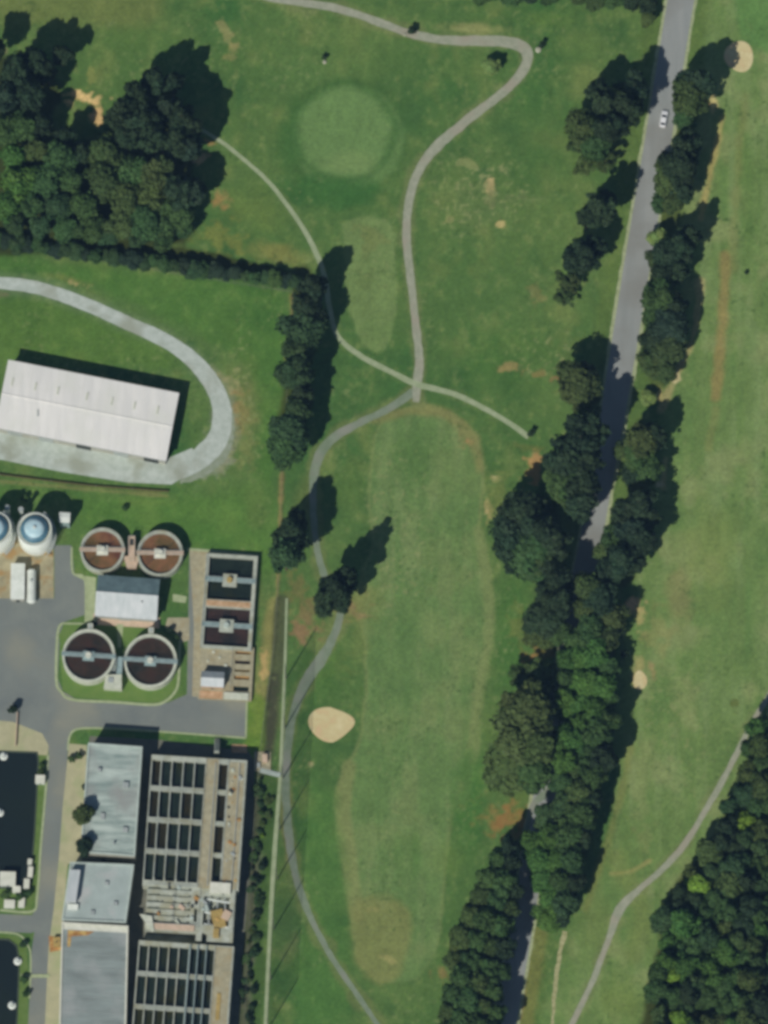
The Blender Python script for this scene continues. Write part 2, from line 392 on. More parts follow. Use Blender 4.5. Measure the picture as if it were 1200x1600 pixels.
    for (x, y, a, b, c, s) in [(765,294,9,13,(196,174,124),1),(768,312,10,14,(130,128,88),.7),(781,350,9,8,(180,164,110),.95),(700,342,12,12,(138,136,90),.6),(728,258,20,10,(128,136,88),.75),(696,300,30,26,(104,122,72),.6),(745,320,60,50,(92,112,68),.5),
        (820,310,24,10,(108,120,80),.5),(800,575,24,8,(150,134,88),.8),(850,585,36,6,(140,118,76),.6),(870,590,12,8,(146,108,80),.7),(838,460,16,22,(122,118,76),.55),(890,540,30,30,(98,116,66),.5),(773,748,8,10,(178,166,118),.9),(762,795,7,22,(170,156,106),.95),(775,770,20,40,(108,120,68),.7),
        (836,716,20,12,(166,134,88),.95),(862,712,16,8,(158,120,84),.8),(838,745,22,18,(158,128,82),.9),(830,700,30,8,(90,104,58),.8),(650,628,9,10,(164,152,118),.9)]:
        blob(x, y, a, b, c, s, .6)
    # the fairway below the crossing
    FW = [(585,700),(600,655),(650,632),(710,650),(748,700),(752,760),(745,830),(765,900),(766,980),(748,1060),(742,1110),(722,1200),(700,1300),(690,1400),(680,1480),(650,1530),(590,1530),(560,1490),(548,1400),(530,1300),(530,1240),(555,1180),(572,1110),(572,1000),(560,930),(585,850),(578,780)]
    area([(x+(x-650)*.05, y) for x, y in FW], (120,132,84), .8, 8, 4)
    area(FW, (94,122,72), .95, 6, 3)
    area(FW, (112,131,84), .85, 10, 3, tex=np.clip((st1-.48)*5, 0, 1))
    area(FW, (82,114,66), .5, 10, 3, tex=np.clip((.42-st1)*5, 0, 1))
    area(FW, (100,118,72), .5, 10, 3, tex=np.clip((n2-.5)*5, 0, 1))
    line([(595,850),(600,740),(610,670)], 22, (106,128,80), .7, 16, 4)
    line([(748,830),(762,920),(764,1000),(748,1080),(738,1180),(720,1260)], 18, (116,130,82), .75, 9, 3)
    line([(545,1200),(536,1260),(545,1340),(556,1430)], 24, (120,130,82), .85, 9, 3)
    line([(585,655),(650,640),(700,650),(740,690),(750,730)], 16, (132,124,80), .6, 12, 5); blob(728,688,14,12,(156,124,84),.75,.7)
    area([(545,1420),(560,1405),(610,1400),(640,1430),(630,1500),(615,1535),(575,1530),(555,1500)], (120,124,76), .75, 16, 8)
    blob(610,1503,14,10,(150,146,94),.7,.7); blob(580,1420,10,8,(136,134,84),.6,.7)
    blob(650,720,60,60,(78,110,60),.5,.8); blob(640,1330,50,60,(76,112,58),.5,.9); blob(500,1060,60,90,(70,106,54),.6,.9)
    blob(800,1000,40,160,(62,104,52),.6,.7,4); blob(735,1250,40,120,(66,108,54),.7,.7,4); blob(790,1160,40,80,(92,116,62),.6,.8)
    blob(540,760,40,60,(88,112,60),.5,.8)
    area([(470,1260),(520,1240),(545,1480),(530,1700),(470,1700)], (74,112,58), .7, 30, 10)
    blob(560,1000,26,60,(112,124,72),.5,.9); blob(555,950,60,40,(120,122,72),.6,.9,-30)
    blob(482,962,36,46,(116,104,72),.85,.9); blob(475,985,24,22,(134,108,80),.75,.9); blob(462,930,28,40,(112,108,68),.7,.8); blob(540,950,30,26,(140,120,86),.7,.7); blob(523,1040,40,24,(96,110,62),.5,.8)
    blob(515,1040,24,26,(78,114,58),.6,.8); blob(486,1196,5,8,(160,152,110),.8,.6); blob(480,780,30,60,(110,110,66),.35,.9)
    blob(445,1440,50,70,(66,98,60),.5,.9); blob(450,1480,25,25,(104,116,74),.5,.8)
    line([(447,1240),(448,1290),(455,1340)], 14, (136,112,76), .8, 8, 3)
    # clay, sand and the verges of the road
    blob(800,1278,32,26,(158,98,66),1,.6,10); blob(775,1270,40,34,(126,112,66),.7,.9); blob(800,1305,20,14,(144,96,66),.8,.6); blob(690,1520,16,14,(132,112,72),.7,.7); blob(700,1340,40,50,(100,124,66),.5,.9)
    blob(850,1018,30,12,(132,98,66),.85,.7); blob(822,1020,14,12,(150,112,72),.8,.7); blob(815,985,24,40,(108,112,64),.5,.8)
    blob(990,942,16,16,(206,172,128),.95,.6); blob(998,965,12,24,(160,152,100),.85,.7); blob(1030,985,24,40,(132,132,84),.5,.8)
    blob(997,1050,10,24,(150,142,94),.7,.7); blob(1020,1045,8,20,(146,126,88),.7,.7)
    line([(1130,180),(1110,270),(1095,340)], 9, (160,146,92), .8, 8, 4); blob(1113,160,9,16,(190,176,120),.9,.6); blob(1100,160,10,10,(168,110,76),.8,.6)
    line([(1095,440),(1085,520),(1050,600),(1032,640)], 11, (164,152,106), .7, 7, 5); blob(1055,585,7,16,(186,174,132),.9,.6); blob(1030,615,8,18,(180,166,110),.9,.6)
    line([(1036,760),(1040,720)], 10, (176,168,116), .8, 7, 4); blob(1030,756,10,6,(186,178,140),.9,.6)
    line([(985,1170),(970,1240),(945,1330),(915,1420)], 12, (122,126,74), .6, 10, 4)
    line([(955,1365),(985,1362),(1015,1345)], 6, (150,146,92), .8, 5, 2); blob(975,1330,40,40,(104,124,70),.4,.9); blob(1010,1300,20,30,(122,134,84),.5,.8)
    blob(1150,1100,10,14,(84,92,48),.7,.6); blob(930,1450,40,80,(100,116,66),.5,.9); blob(970,1560,60,60,(108,126,68),.6,.9)
    line([(960,1340),(1000,1420),(990,1490)], 30, (116,126,72), .4, 20, 6)
    for s_ in (-1, 1): line([(p[0]+s_*34, p[1]) for p in ROAD], 34, (92,112,60), .55, 20, 6)
    line([(846,1420),(834,1500),(820,1600),(812,1680)], 30, (112,116,66), .8, 12, 4); line([(838,1405),(832,1440),(822,1500),(812,1590)], 9, (136,114,74), .7, 6, 3)
    blob(845,1412,12,10,(150,118,74),.9,.6)
    # loop track surroundings
    blob(352,668,26,62,(136,142,124),.9,.8,6); blob(330,728,34,22,(130,138,114),.8,.8,-25); line([(330,575),(362,620),(372,680),(345,735)], 10, (140,138,108), .6, 12, 6)
    line(LOOP, 34, (106,124,90), .5, 12, 4); blob(118,442,20,8,(186,162,116),.95,.6,12); blob(100,435,50,8,(120,120,72),.6,.8,12); blob(0,462,16,8,(120,116,90),.8,.7)
    blob(362,600,22,30,(150,144,104),.8,.8); blob(375,640,18,40,(148,122,80),.75,.8); blob(388,625,30,90,(112,118,72),.6,.9); blob(385,700,22,44,(118,124,76),.6,.9); blob(348,670,20,46,(124,128,112),.8,.7)
    area([(-60,755),(130,765),(300,772),(420,770),(430,900),(280,850),(120,830),(110,790),(-60,775)], (80,118,54), .6, 50, 14)
    blob(330,800,60,24,(92,124,62),.6,.9); blob(400,790,30,60,(98,120,66),.6,.9); blob(230,785,60,10,(100,124,64),.5,.9)
    area([(-60,385),(200,425),(440,462),(440,720),(400,740),(400,600),(300,520),(120,440),(-60,420)], (70,112,50), .5, 20, 8)
    area([(-60,470),(60,470),(200,520),(290,570),(-60,555)], (84,116,54), .6, 20, 8)
    line([(-60,735),(40,745),(130,758),(262,768)], 5, (88,92,58), .8, 5, 2); line([(0,752),(130,764),(262,775)], 5, (124,124,80), .7, 4, 2)
    line([(457,462),(455,520),(446,560)], 8, (136,120,72), .7, 7, 5); line([(441,735),(438,800),(434,900),(432,1000)], 5, (142,124,82), .8, 6, 4)
    line([(428,940),(420,1010),(410,1080),(398,1140)], 20, (134,130,80), .85, 14, 8); blob(412,1050,8,30,(176,150,100),.8,.6)
    line([(440,940),(436,1010),(430,1080),(420,1150),(412,1210)], 22, (76,84,60), .95, 8, 3); line([(428,1060),(418,1150),(410,1220)], 18, (64,66,56), .8, 8, 3)
    line([(420,1230),(408,1330),(396,1450),(386,1620)], 40, (62,88,50), .95, 12, 8); line([(404,1330),(392,1450),(384,1620)], 12, (96,100,84), .6, 8, 6); line([(400,1250),(390,1400),(376,1620)], 16, (82,84,68), .8, 8, 4)
    line([(400,1100),(396,1180)], 30, (96,124,52), .8, 10, 3)
    for pp, ww, cc in ((PATH1, 22, (110,120,78)), (PATH3, 24, (108,118,74)), (PATH4, 16, (112,122,80)), (PATH2, 12, (98,120,70))):
        line(pp, ww, cc, .6, 8, 9)
    sp = vnoise(X, Y, 1/5, 1/5, 91, 2); am = vnoise(X, Y, 1/60, 1/60, 95, 2)
    mixin((sp-.68)*3*np.clip((am-.45)*5, 0, 1), (122,134,88)); mixin((.3-sp)*4*np.clip((am-.4)*4, 0, 1), (62,88,50))
    for cx, cy, rx, ry in ((720,300,60,60),(780,300,60,70),(380,600,20,130),(395,700,20,60),(850,560,60,40),(620,830,60,140),(1060,1130,60,120)):
        d = np.hypot((X-cx)/rx, (Y-cy)/ry); mixin((sp-.62)*3.2*np.clip((1.1-d)*2, 0, 1), (130,138,92))
    # floor of the woods
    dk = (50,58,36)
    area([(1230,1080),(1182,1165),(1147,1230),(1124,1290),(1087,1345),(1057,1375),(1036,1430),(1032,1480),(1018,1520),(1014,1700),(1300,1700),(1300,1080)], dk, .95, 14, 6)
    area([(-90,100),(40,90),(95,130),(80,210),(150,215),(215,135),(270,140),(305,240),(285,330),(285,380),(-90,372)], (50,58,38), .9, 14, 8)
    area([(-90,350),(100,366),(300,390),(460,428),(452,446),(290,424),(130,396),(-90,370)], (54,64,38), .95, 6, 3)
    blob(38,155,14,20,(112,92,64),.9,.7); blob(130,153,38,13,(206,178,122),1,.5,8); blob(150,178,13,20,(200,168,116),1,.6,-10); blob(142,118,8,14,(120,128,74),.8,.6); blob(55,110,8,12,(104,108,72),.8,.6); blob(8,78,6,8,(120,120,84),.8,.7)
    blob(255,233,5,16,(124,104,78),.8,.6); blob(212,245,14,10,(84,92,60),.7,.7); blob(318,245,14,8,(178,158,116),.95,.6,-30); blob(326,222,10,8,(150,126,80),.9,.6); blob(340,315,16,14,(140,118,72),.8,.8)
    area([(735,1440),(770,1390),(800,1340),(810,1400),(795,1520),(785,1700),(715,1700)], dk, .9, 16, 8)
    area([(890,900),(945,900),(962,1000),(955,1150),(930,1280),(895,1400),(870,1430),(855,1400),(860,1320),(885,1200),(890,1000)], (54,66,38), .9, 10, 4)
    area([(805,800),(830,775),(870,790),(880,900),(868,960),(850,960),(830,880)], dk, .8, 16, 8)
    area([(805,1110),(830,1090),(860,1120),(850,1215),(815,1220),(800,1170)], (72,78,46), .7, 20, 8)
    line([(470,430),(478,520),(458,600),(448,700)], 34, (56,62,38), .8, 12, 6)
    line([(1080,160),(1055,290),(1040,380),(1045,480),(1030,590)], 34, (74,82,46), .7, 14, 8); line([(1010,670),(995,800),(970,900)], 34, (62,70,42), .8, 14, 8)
    g = 1+(n3-.5)*.3+(n2-.5)*.22+(vnoise(X, Y, 1/4, 1/4, 77, 2)-.5)*.16
    col *= g[..., None]
    ny, nx = X.shape
    me = bpy.data.meshes.new('ground'); me.vertices.add(nx*ny)
    co_ = np.zeros((ny, nx, 3)); co_[..., 0] = wx; co_[..., 1] = wy
    me.vertices.foreach_set('co', co_.ravel())
    idx = np.arange(nx*ny).reshape(ny, nx)
    q = np.stack([idx[1:, :-1], idx[1:, 1:], idx[:-1, 1:], idx[:-1, :-1]], -1).reshape(-1, 4)
    me.loops.add(q.size); me.loops.foreach_set('vertex_index', q.ravel().astype(np.int32))
    me.polygons.add(len(q)); me.polygons.foreach_set('loop_start', np.arange(0, q.size, 4, dtype=np.int32)); me.polygons.foreach_set('loop_total', np.full(len(q), 4, np.int32))
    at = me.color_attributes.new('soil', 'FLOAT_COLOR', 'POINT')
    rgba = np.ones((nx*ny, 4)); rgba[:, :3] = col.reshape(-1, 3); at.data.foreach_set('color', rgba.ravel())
    me.update(); me.validate()
    o = bpy.data.objects.new('ground', me); COL.objects.link(o); struct(o)
    m = bpy.data.materials.new('grass_and_soil'); m.use_nodes = True; t = m.node_tree; N = t.nodes; L = t.links
    b = N['Principled BSDF']; b.inputs['Roughness'].default_value = .95; b.inputs['Specular IOR Level'].default_value = .1
    a = N.new('ShaderNodeAttribute'); a.attribute_name = 'soil'; ge = N.new('ShaderNodeNewGeometry')
    f = N.new('ShaderNodeTexNoise'); f.inputs['Scale'].default_value = 1.1; f.inputs['Detail'].default_value = 8; f.inputs['Roughness'].default_value = .7
    L.new(ge.outputs['Position'], f.inputs['Vector'])
    mr = N.new('ShaderNodeMapRange'); mr.inputs[1].default_value = .3; mr.inputs[2].default_value = .7; mr.inputs[3].default_value = .76; mr.inputs[4].default_value = 1.24
    L.new(f.outputs['Fac'], mr.inputs[0])
    mm = N.new('ShaderNodeVectorMath'); mm.operation = 'MULTIPLY'; L.new(a.outputs['Color'], mm.inputs[0]); L.new(mr.outputs[0], mm.inputs[1]); L.new(mm.outputs[0], b.inputs['Base Color'])
    bp = N.new('ShaderNodeBump'); bp.inputs['Strength'].default_value = .35; bp.inputs['Distance'].default_value = .15; L.new(f.outputs['Fac'], bp.inputs['Height']); L.new(bp.outputs[0], b.inputs['Normal'])
    me.materials.append(m)
ground()

# ------------------------------------------------------------------ the air between the aircraft and the ground
hb = MB().prism([(-2600,-2600),(2600,-2600),(2600,2600),(-2600,2600)], -1.2, CAM.z+60, True).build('haze', bpy.data.materials.new('air'))
tag(hb, kind='stuff')
hm = hb.data.materials[0]; hm.use_nodes = True; hm.node_tree.nodes.clear()
ho = hm.node_tree.nodes.new('ShaderNodeOutputMaterial'); hv = hm.node_tree.nodes.new('ShaderNodeVolumePrincipled')
hv.inputs['Color'].default_value = (.35,.62,1,1); hv.inputs['Density'].default_value = 2.4e-5; hv.inputs['Anisotropy'].default_value = 0
hm.node_tree.links.new(hv.outputs[0], ho.inputs['Volume'])
# ------------------------------------------------------------------ roads and paths
struct(ribbon('road_shoulder', [(p[0], p[1], p[2]+10) for p in ROAD], M['shoulder'], .012, jit=.03))
struct(ribbon('road', ROAD, M['road'], .02, jit=.004))
struct(ribbon('cart_path', PATH1, M['pathA'], .012, jit=.09))
struct(ribbon('cart_path', PATH2, M['pathB'], .016, jit=.08))
struct(ribbon('cart_path', PATH3, M['pathC'], .008, jit=.12))
struct(ribbon('cart_path', PATH4, M['pathA'], .012, jit=.11))
struct(ribbon('cart_path', PATH5, M['pathC'], .026, jit=.08))
struct(ribbon('dirt_trail', [(882,1455,8),(874,1490,7),(868,1530,6),(864,1575,5),(860,1640,5)], M['trail'], .008, jit=.35))
struct(ribbon('gravel_track', LOOP, M['gravel'], .012, jit=.04))
struct(sheet('gravel_apron', [(-60,655),(0,668),(262,716),(300,700),(312,716),(300,738),(268,757),(200,754),(100,738),(-60,706)], M['gravel'], .008))
struct(sheet('gravel_spill', [(338,610),(358,630),(366,665),(360,705),(335,735),(300,752),(280,750),(320,700),(345,660)], M['gravel2'], .004, jit=1.5))
struct(ribbon('drainage_gutter', [(448,935,4),(446,1010,4),(443,1100,5),(438,1215,6),(429,1330,7),(422,1450,6),(415,1600,6),(413,1660,6)], M['pathB'], .1, jit=.03, thick=1))

# plant paving
struct(sheet('plant_yard', [(-60,935),(85,935),(85,878),(84,852),(112,852),(116,895),(132,905),(134,960),(100,972),(94,990),(90,1060),(98,1080),(118,1092),(232,1100),(262,1098),(292,1085),(296,860),(320,862),(318,1088),(386,1092),(384,1152),(330,1148),(160,1137),(122,1138),(108,1150),(100,1250),(92,1340),(83,1460),(77,1600),(74,1660),(38,1660),(44,1600),(50,1480),(54,1456),(48,1458),(-60,1452),(-60,1426),(50,1430),(56,1420),(62,1340),(70,1230),(76,1175),(66,1150),(-60,1140)], M['asphalt'], .012))
struct(sheet('concrete_strip', [(296,858),(328,862),(322,1010),(318,1090),(300,1088),(303,980)], M['concrete_tan'], .018))
struct(sheet('beige_pad', [(-60,1120),(20,1128),(66,1146),(76,1165),(74,1180),(-60,1176)], M['beige'], .02))
struct(sheet('beige_strip', [(108,1162),(136,1164),(133,1240),(128,1345),(106,1350),(98,1438),(96,1600),(94,1660),(68,1660),(72,1560),(76,1480),(84,1420),(92,1340),(98,1260)], M['beige'], .016))
struct(sheet('alley_shade_sheet', [(140,1150),(250,1156),(388,1174),(398,1190),(394,1330),(378,1500),(370,1660),(90,1660),(96,1440),(128,1345),(134,1240)], mat('alley_shade_dark', C(108,108,98), C(90,94,86), .3, fine=.1), .010))  # added dark sheet; its colour stands in for shade between buildings and basins
struct(sheet('gravel_yard', [(0,838),(82,838),(84,880),(84,935),(0,940),(-60,940),(-60,838)], mat('ochre_gravel', C(164,156,126), C(132,128,104), .35, fine=.2, c3=C(150,124,84), s3=.3), .008))
def kerb(pts, w=3): return struct(ribbon('kerb', pts, M['kerb'], .13, w=w, jit=.02, thick=1, step=4))
kerb([(97,974),(90,990),(88,1062),(95,1080),(113,1093),(180,1097),(236,1101),(258,1096),(274,1080),(279,1060),(281,1000)], 4)
kerb([(97,974),(145,973),(150,960)], 3); kerb([(112,855),(114,895),(132,903),(134,955)], 3)
kerb([(106,1172),(109,1150),(122,1139),(165,1138),(250,1143),(384,1153)], 3)
kerb([(386,1092),(384,1153)], 3); kerb([(292,858),(345,862),(404,868)], 4)
kerb([(75,1180),(71,1240),(64,1320),(58,1400),(50,1424),(0,1422)], 3.5); kerb([(-10,1456),(28,1460),(44,1478),(48,1500),(46,1560)], 3)
# planted islands inside the yard
for pts in ([(92,992),(100,976),(150,975),(280,990),(277,1060),(272,1078),(256,1093),(234,1098),(118,1090),(98,1078)],):
    struct(sheet('lawn', pts, mat('plant_lawn', C(86,116,58), C(98,122,66), .3, fine=.12), .014))
for pts in ([(60,1180),(70,1182),(58,1400),(30,1418),(0,1420),(-10,1388),(48,1386)], [(-10,1460),(28,1463),(42,1480),(45,1520),(42,1660),(26,1660),(-10,1600)]):
    struct(sheet('lawn', pts, mat('verge_lawn', C(82,108,54), C(96,118,66), .5, fine=.15), .006))

# bunkers
def bunker(cx, cy, rx, ry, rot, label, fl=0):
    n = 40; a0 = R(rot); rings = []
    for k, (s, z) in enumerate([(1.04, .02), (1.0, .07), (.93, .05), (.5, .03), (.05, .03)]):
        r = []
        for i in range(n):
            t = 2*math.pi*i/n; q = s*(1+.06*math.sin(2*t+1)+.05*math.sin(3*t+cx))
            x, y = math.cos(t)*rx*q, math.sin(t)*ry*q
            if fl: y *= (1-.35*max(0, math.cos(t)))
            r.append(P(cx+x*math.cos(a0)-y*math.sin(a0), cy+x*math.sin(a0)+y*math.cos(a0), z))
        rings.append(r)
    b = MB(); v = sum(rings, []); f = []
    for k in range(4):
        for i in range(n): j = (i+1) % n; f.append((k*n+i, k*n+j, (k+1)*n+j, (k+1)*n+i))
    f.append(tuple(range(4*n, 5*n))); b.add(v, f)
    return tag(b.build('sand_bunker', M['sand'], smooth=True), label, 'sand bunker', 'sand bunkers on the golf course')
bunker(518,1131,33,28,-4, 'large kidney shaped sand bunker beside the cart path left of the fairway', 1)
bunker(1155,88,21,24,10, 'round sand bunker at the upper right, east of the road')
bunker(1000,1063,10,15,5, 'tiny oval sand bunker against the tree shadow right of the tree belt')

# ------------------------------------------------------------------ buildings
def gable_building(name, tl, tr, bl, z_eave, z_ridge, label, cat, roofm, wallm, seam=1.5, doors=0, ridge_frac=.5, roofm2=None):
    fr = Frame(tl, tr, z_eave); W = fr.len; base = P(*bl, z_eave)-fr.o; H = base.dot(fr.V)/S*ct; sk = base.dot(fr.U)/S
    def F(u, v, z): return fr(u+sk*v/H, v, z)
    root = thing(name, fr(W/2, H/2, 0), label, cat)
    F_ = F; b = MB(); i = 2.5
    w_ = [F(i, i, 0), F(W-i, i, 0), F(W-i, H-i, 0), F(i, H-i, 0)]
    rz = z_ridge-.25; rv = H*ridge_frac
    top = [F(i, i, z_eave-.1), F(W-i, i, z_eave-.1), F(W-i, H-i, z_eave-.1), F(i, H-i, z_eave-.1)]
    b.add(w_+top+[F(i, rv, rz), F(W-i, rv, rz)], [(0,1,5,4),(2,3,7,6),(1,2,6,9,5),(3,0,4,8,7)])
    b.build('wall', wallm, root)
    # the two roof slopes with standing seams
    for nm, v0, v1, za, zb, mm in (('roof', 0, rv, z_eave, z_ridge, roofm2 or roofm), ('roof', rv, H, z_ridge, z_eave, roofm)):
        r = MB(); t = .12
        q = [F(0, v0, za), F(W, v0, za), F(W, v1, zb), F(0, v1, zb)]
        r.add(q+[p-Vector((0, 0, t)) for p in q], [(0,3,2,1),(4,5,6,7),(0,1,5,4),(1,2,6,5),(2,3,7,6),(3,0,4,7)])
        n = int(W*S/seam)
        for k in range(1, n):
            u = W*k/n; a, c = F(u, v0, za+.04), F(u, v1, zb+.04)
            r.tube(a, c, .045, n=4)
        r.build(nm, mm, root)
    MB().tube(F(0, rv, z_ridge+.03), F(W, rv, z_ridge+.03), .16, n=8).build('ridge_cap', roofm, root)
    g = MB(); g.tube(F(0, H+.6, z_eave-.1), F(W, H+.6, z_eave-.1), .1, n=6); g.build('gutter', M['steel'], root)
    return root, F, W, H, rv
root, F, W, H, rv = gable_building('warehouse', (13,562), (280,614), (-8,668), 6.4, 6.85, 'long white metal roofed warehouse inside the gravel loop track', 'warehouse', M['roofwhite'], M['wall'], 2.4)
for (x, y) in [(27,603),(63,610),(98,613),(143,623),(182,630),(217,635),(253,643)]:
    t = (x-14)/266; u = t*W
    MB().box(F(u, rv*.62, 0), .45, 2.2, 6.6, 6.9, math.atan2((F(1,0,0)-F(0,0,0)).y, (F(1,0,0)-F(0,0,0)).x)).build('roof_vent', M['concrete_light'], root)
MB().box(F(62, H*.68, 0), .4, 2, 6.5, 6.95).build('roof_vent', M['steel'], root)
ang = math.atan2((F(1,0,0)-F(0,0,0)).y, (F(1,0,0)-F(0,0,0)).x)
for u in (30, 80, 140, 200, 248):
    d = MB().box(F(u, H-2.1, 0), 4.2, .12, 0, 4.2, ang).build('roller_door', M['dark'] if u in (140, 248) else M['steel'], root)
for u in (12, 60, 118, 178, 235):
    MB().box(F(u, 2.1, 0), 1.1, .14, 0, 2.1, ang).build('side_door', M['steel'], root)

root, F, W, H, rv = gable_building('pump_house', (153,898), (250,905), (148,962), 5.0, 7.6, 'pump house with blue-grey metal gable roof between the two pairs of round tanks', 'building', M['roofblue'], M['wall'], .8, ridge_frac=.46, roofm2=mat('shaded_north_slope', C(118,140,142), C(98,118,122), .5, rough=.6))  # north slope: same roof, its shade put into a darker colour
struct(sheet('concrete_apron', [(146,958),(250,965),(249,982),(146,976)], M['pink'], .024))
MB().box(F(72, H*.62, 0), .5, .5, 6, 7.2).build('roof_vent', M['steel'], root)
MB().box(F(46, H-1.9, 0), 3.2, .12, 0, 3.4, -.06).build('roller_door', M['steel'], root)

def flat_building(name, tl, tr, bl, z, label, roofm, cope, h_par=.45, skew=True):
    fr = Frame(tl, tr, z); W = fr.len; base = P(*bl, z)-fr.o; H = base.dot(fr.V)/S*ct; sk = base.dot(fr.U)/S
    F = lambda u, v, zz: fr(u+sk*v/H, v, zz)
    root = thing(name, fr(W/2, H/2, 0), label, 'building')
    b = MB(); b.prism([F(0,0,0), F(W,0,0), F(W,H,0), F(0,H,0)], 0, z-h_par); b.build('wall', M['wall'], root)
    MB().prism([F(1.5,1.5,0), F(W-1.5,1.5,0), F(W-1.5,H-1.5,0), F(1.5,H-1.5,0)], z-h_par, z-h_par+.06).build('roof', roofm, root)
    c = MB(); q0 = [F(-.6,-.6,0), F(W+.6,-.6,0), F(W+.6,H+.6,0), F(-.6,H+.6,0)]; q1 = [F(2,2,0), F(W-2,2,0), F(W-2,H-2,0), F(2,H-2,0)]
    v = [(p.x, p.y, zz) for zz in (z-h_par, z) for p in q0]+[(p.x, p.y, zz) for zz in (z-h_par, z) for p in q1]
    f = []
    for i in range(4):
        j = (i+1) % 4
        f += [(i, j, 4+j, 4+i), (4+i, 4+j, 12+j, 12+i), (8+j, 8+i, 12+i, 12+j), (j, i, 8+i, 8+j)]
    c.add(v, f); c.build('parapet', cope, root)
    ang = fr.ang
    for k in range(1, int(H*S/6)):          # windows and a door along the west and south walls
        p = F(-.35, k*6/S, 0); MB().box(p, .12, 1.8, 3.2, 4.6, ang).build('window', M['glass'], root)
    MB().box(F(W*.4, H+.35, 0), 1.2, .12, 0, 2.2, ang).build('door', M['dark'], root)
    return root, F, W, H
rA, F, W, H = flat_building('filter_building', (138,1161), (222,1167), (126,1331), 9.5, 'long grey flat-roofed building beside the northern grid of dark basins', M['roofgrey'], M['coping'])
for (u, v, sx, sy, h) in [(62,60,1.6,1.6,.8),(30,110,1.2,1.8,.6),(20,40,1,1,.9),(66,128,1.4,1.4,.7),(50,150,.5,.5,1.2)]:
    MB().box(F(u, v, 0), sx, sy, 9.1, 9.1+h, -.05).build('roof_unit', M['steel'], rA)
for v in (36, 72, 108, 144): 
    b = MB(); b.tube(F(4, v, 9.13), F(W-4, v, 9.13), .05, n=4); b.build('roof_seam', M['steel'], rA)
rB, F, W, H = flat_building('control_building', (110,1347), (209,1351), (97,1437), 8.6, 'pale grey flat-roofed building with a raised box on its left edge', M['rooflight'], M['coping'])
b = MB().prism([F(2,14,0), F(18,14,0), F(18,62,0), F(2,62,0)], 8.15, 11.2); b.build('penthouse', M['roofblue'], rB)
MB().prism([F(6,64,0), F(22,64,0), F(22,72,0), F(6,72,0)], 8.2, 9.2).build('roof_unit', M['white'], rB)
for (u, v) in [(60,30),(78,60),(45,75)]: MB().box(F(u, v, 0), 1.1, 1.1, 8.2, 8.8).build('roof_vent', M['steel'], rB)
rC, F, W, H = flat_building('chemical_building', (97,1441), (200,1447), (92,1640), 8.4, 'grey flat-roofed building with white coping and rust stains at the bottom edge', M['roofgrey2'], M['coping_w'])
MB().prism([F(2.2,2.2,0), F(W-2.2,2.2,0), F(W-2.2,10,0), F(2.2,10,0)], 8.01, 8.07).build('membrane_strip', M['coping_w'], rC)
MB().prism([F(9,11,0), F(50,10.5,0), F(40,17,0), F(15,20,0), F(13,36,0), F(9,36,0)], 8.02, 8.05).build('rust_stain', M['rust'], rC)
for k in range(1, 9): MB().tube(F(4, k*22, 8.05), F(W-4, k*22, 8.05), .05, n=4).build('roof_seam', M['steel'], rC)
tag(MB().prism([P(76,1462,0), P(100,1466,0), P(98,1484,0), P(78,1488,0)], .016, .03).build('rust_stain', M['rust']), 'rusty orange stain on the paving at the corner of the bottom building', 'stain')
r = thing('chemical_tote', P(88,1477,0), 'rusty yellow chemical tank by the rust-stained building corner', 'tank')
p = P(89,1472,1); MB().box(p, 2.0, 2.6, 0.2, 1.6).build('tank_body', M['yellow'], r); MB().box(p, 2.3, 2.9, 0, .2).build('pallet', M['rust'], r); MB().tube((p.x, p.y, 1.6), (p.x, p.y, 1.8), .25, n=10).build('lid', M['dark'], r)

# digesters -----------------------------------------------------------
def digester(cx, cy, rp, label):
    h = 11.5; c = P(cx, cy, h); r = rp*S; root = thing('digester_tank', (c.x, c.y, 0), label, 'tank', 'domed digester tanks')
    MB().lathe(c, [(r, 0), (r, h), (r-.35, h), (r-.35, h-.4)], 64).build('wall', M['white'], root, True)
    MB().ring(c, r-.9, r-.3, h-.35, h-.15, 64).build('roof_ring', M['concrete_light'], root)
    prof = [(r-.85, h-.2), (r-.85, h+.2)]+[((r-.85)*math.cos(a), h+.2+1.7*math.sin(a)) for a in [k*math.pi/2/10 for k in range(1, 6)]]
    MB().lathe(c, prof, 48).build('dome', M['teal'], root, True)
    rr, zz = prof[-1]
    MB().lathe(c, [(rr, zz-.02), (rr, zz+.12), (rr*.6, zz+.45), (.02, zz+.6)], 40).build('dome_cap', M['cap'], root, True)
    MB().box(c, .7, .7, zz+.5, zz+1.1).build('vent', M['white'], root)
    rl = MB(); n = 28
    for k in range(n):
        a, b_ = 2*math.pi*k/n, 2*math.pi*(k+1)/n; p = Vector((c.x+math.cos(a)*(r-.1), c.y+math.sin(a)*(r-.1), h)); q = Vector((c.x+math.cos(b_)*(r-.1), c.y+math.sin(b_)*(r-.1), h))
        rl.tube(p, p+Vector((0,0,1.05)), .03, n=4); rl.tube(p+Vector((0,0,1.05)), q+Vector((0,0,1.05)), .03, n=4)
    rl.build('handrail', M['steel'], root)
    s_ = MB()
    for k in range(37):
        a = R(-60)+k*R(3.4); z = .3*(k+1); s_.box((c.x+math.cos(a)*(r+.5), c.y+math.sin(a)*(r+.5)), .9, .3, z, z+.06, a)
    s_.build('stair', M['steel'], root)
    return root
digester(54,827,27, 'blue domed white digester tank beside the small grey tower at the left edge')
digester(-9,825,27, 'blue domed white digester tank cut off by the left edge of the picture')
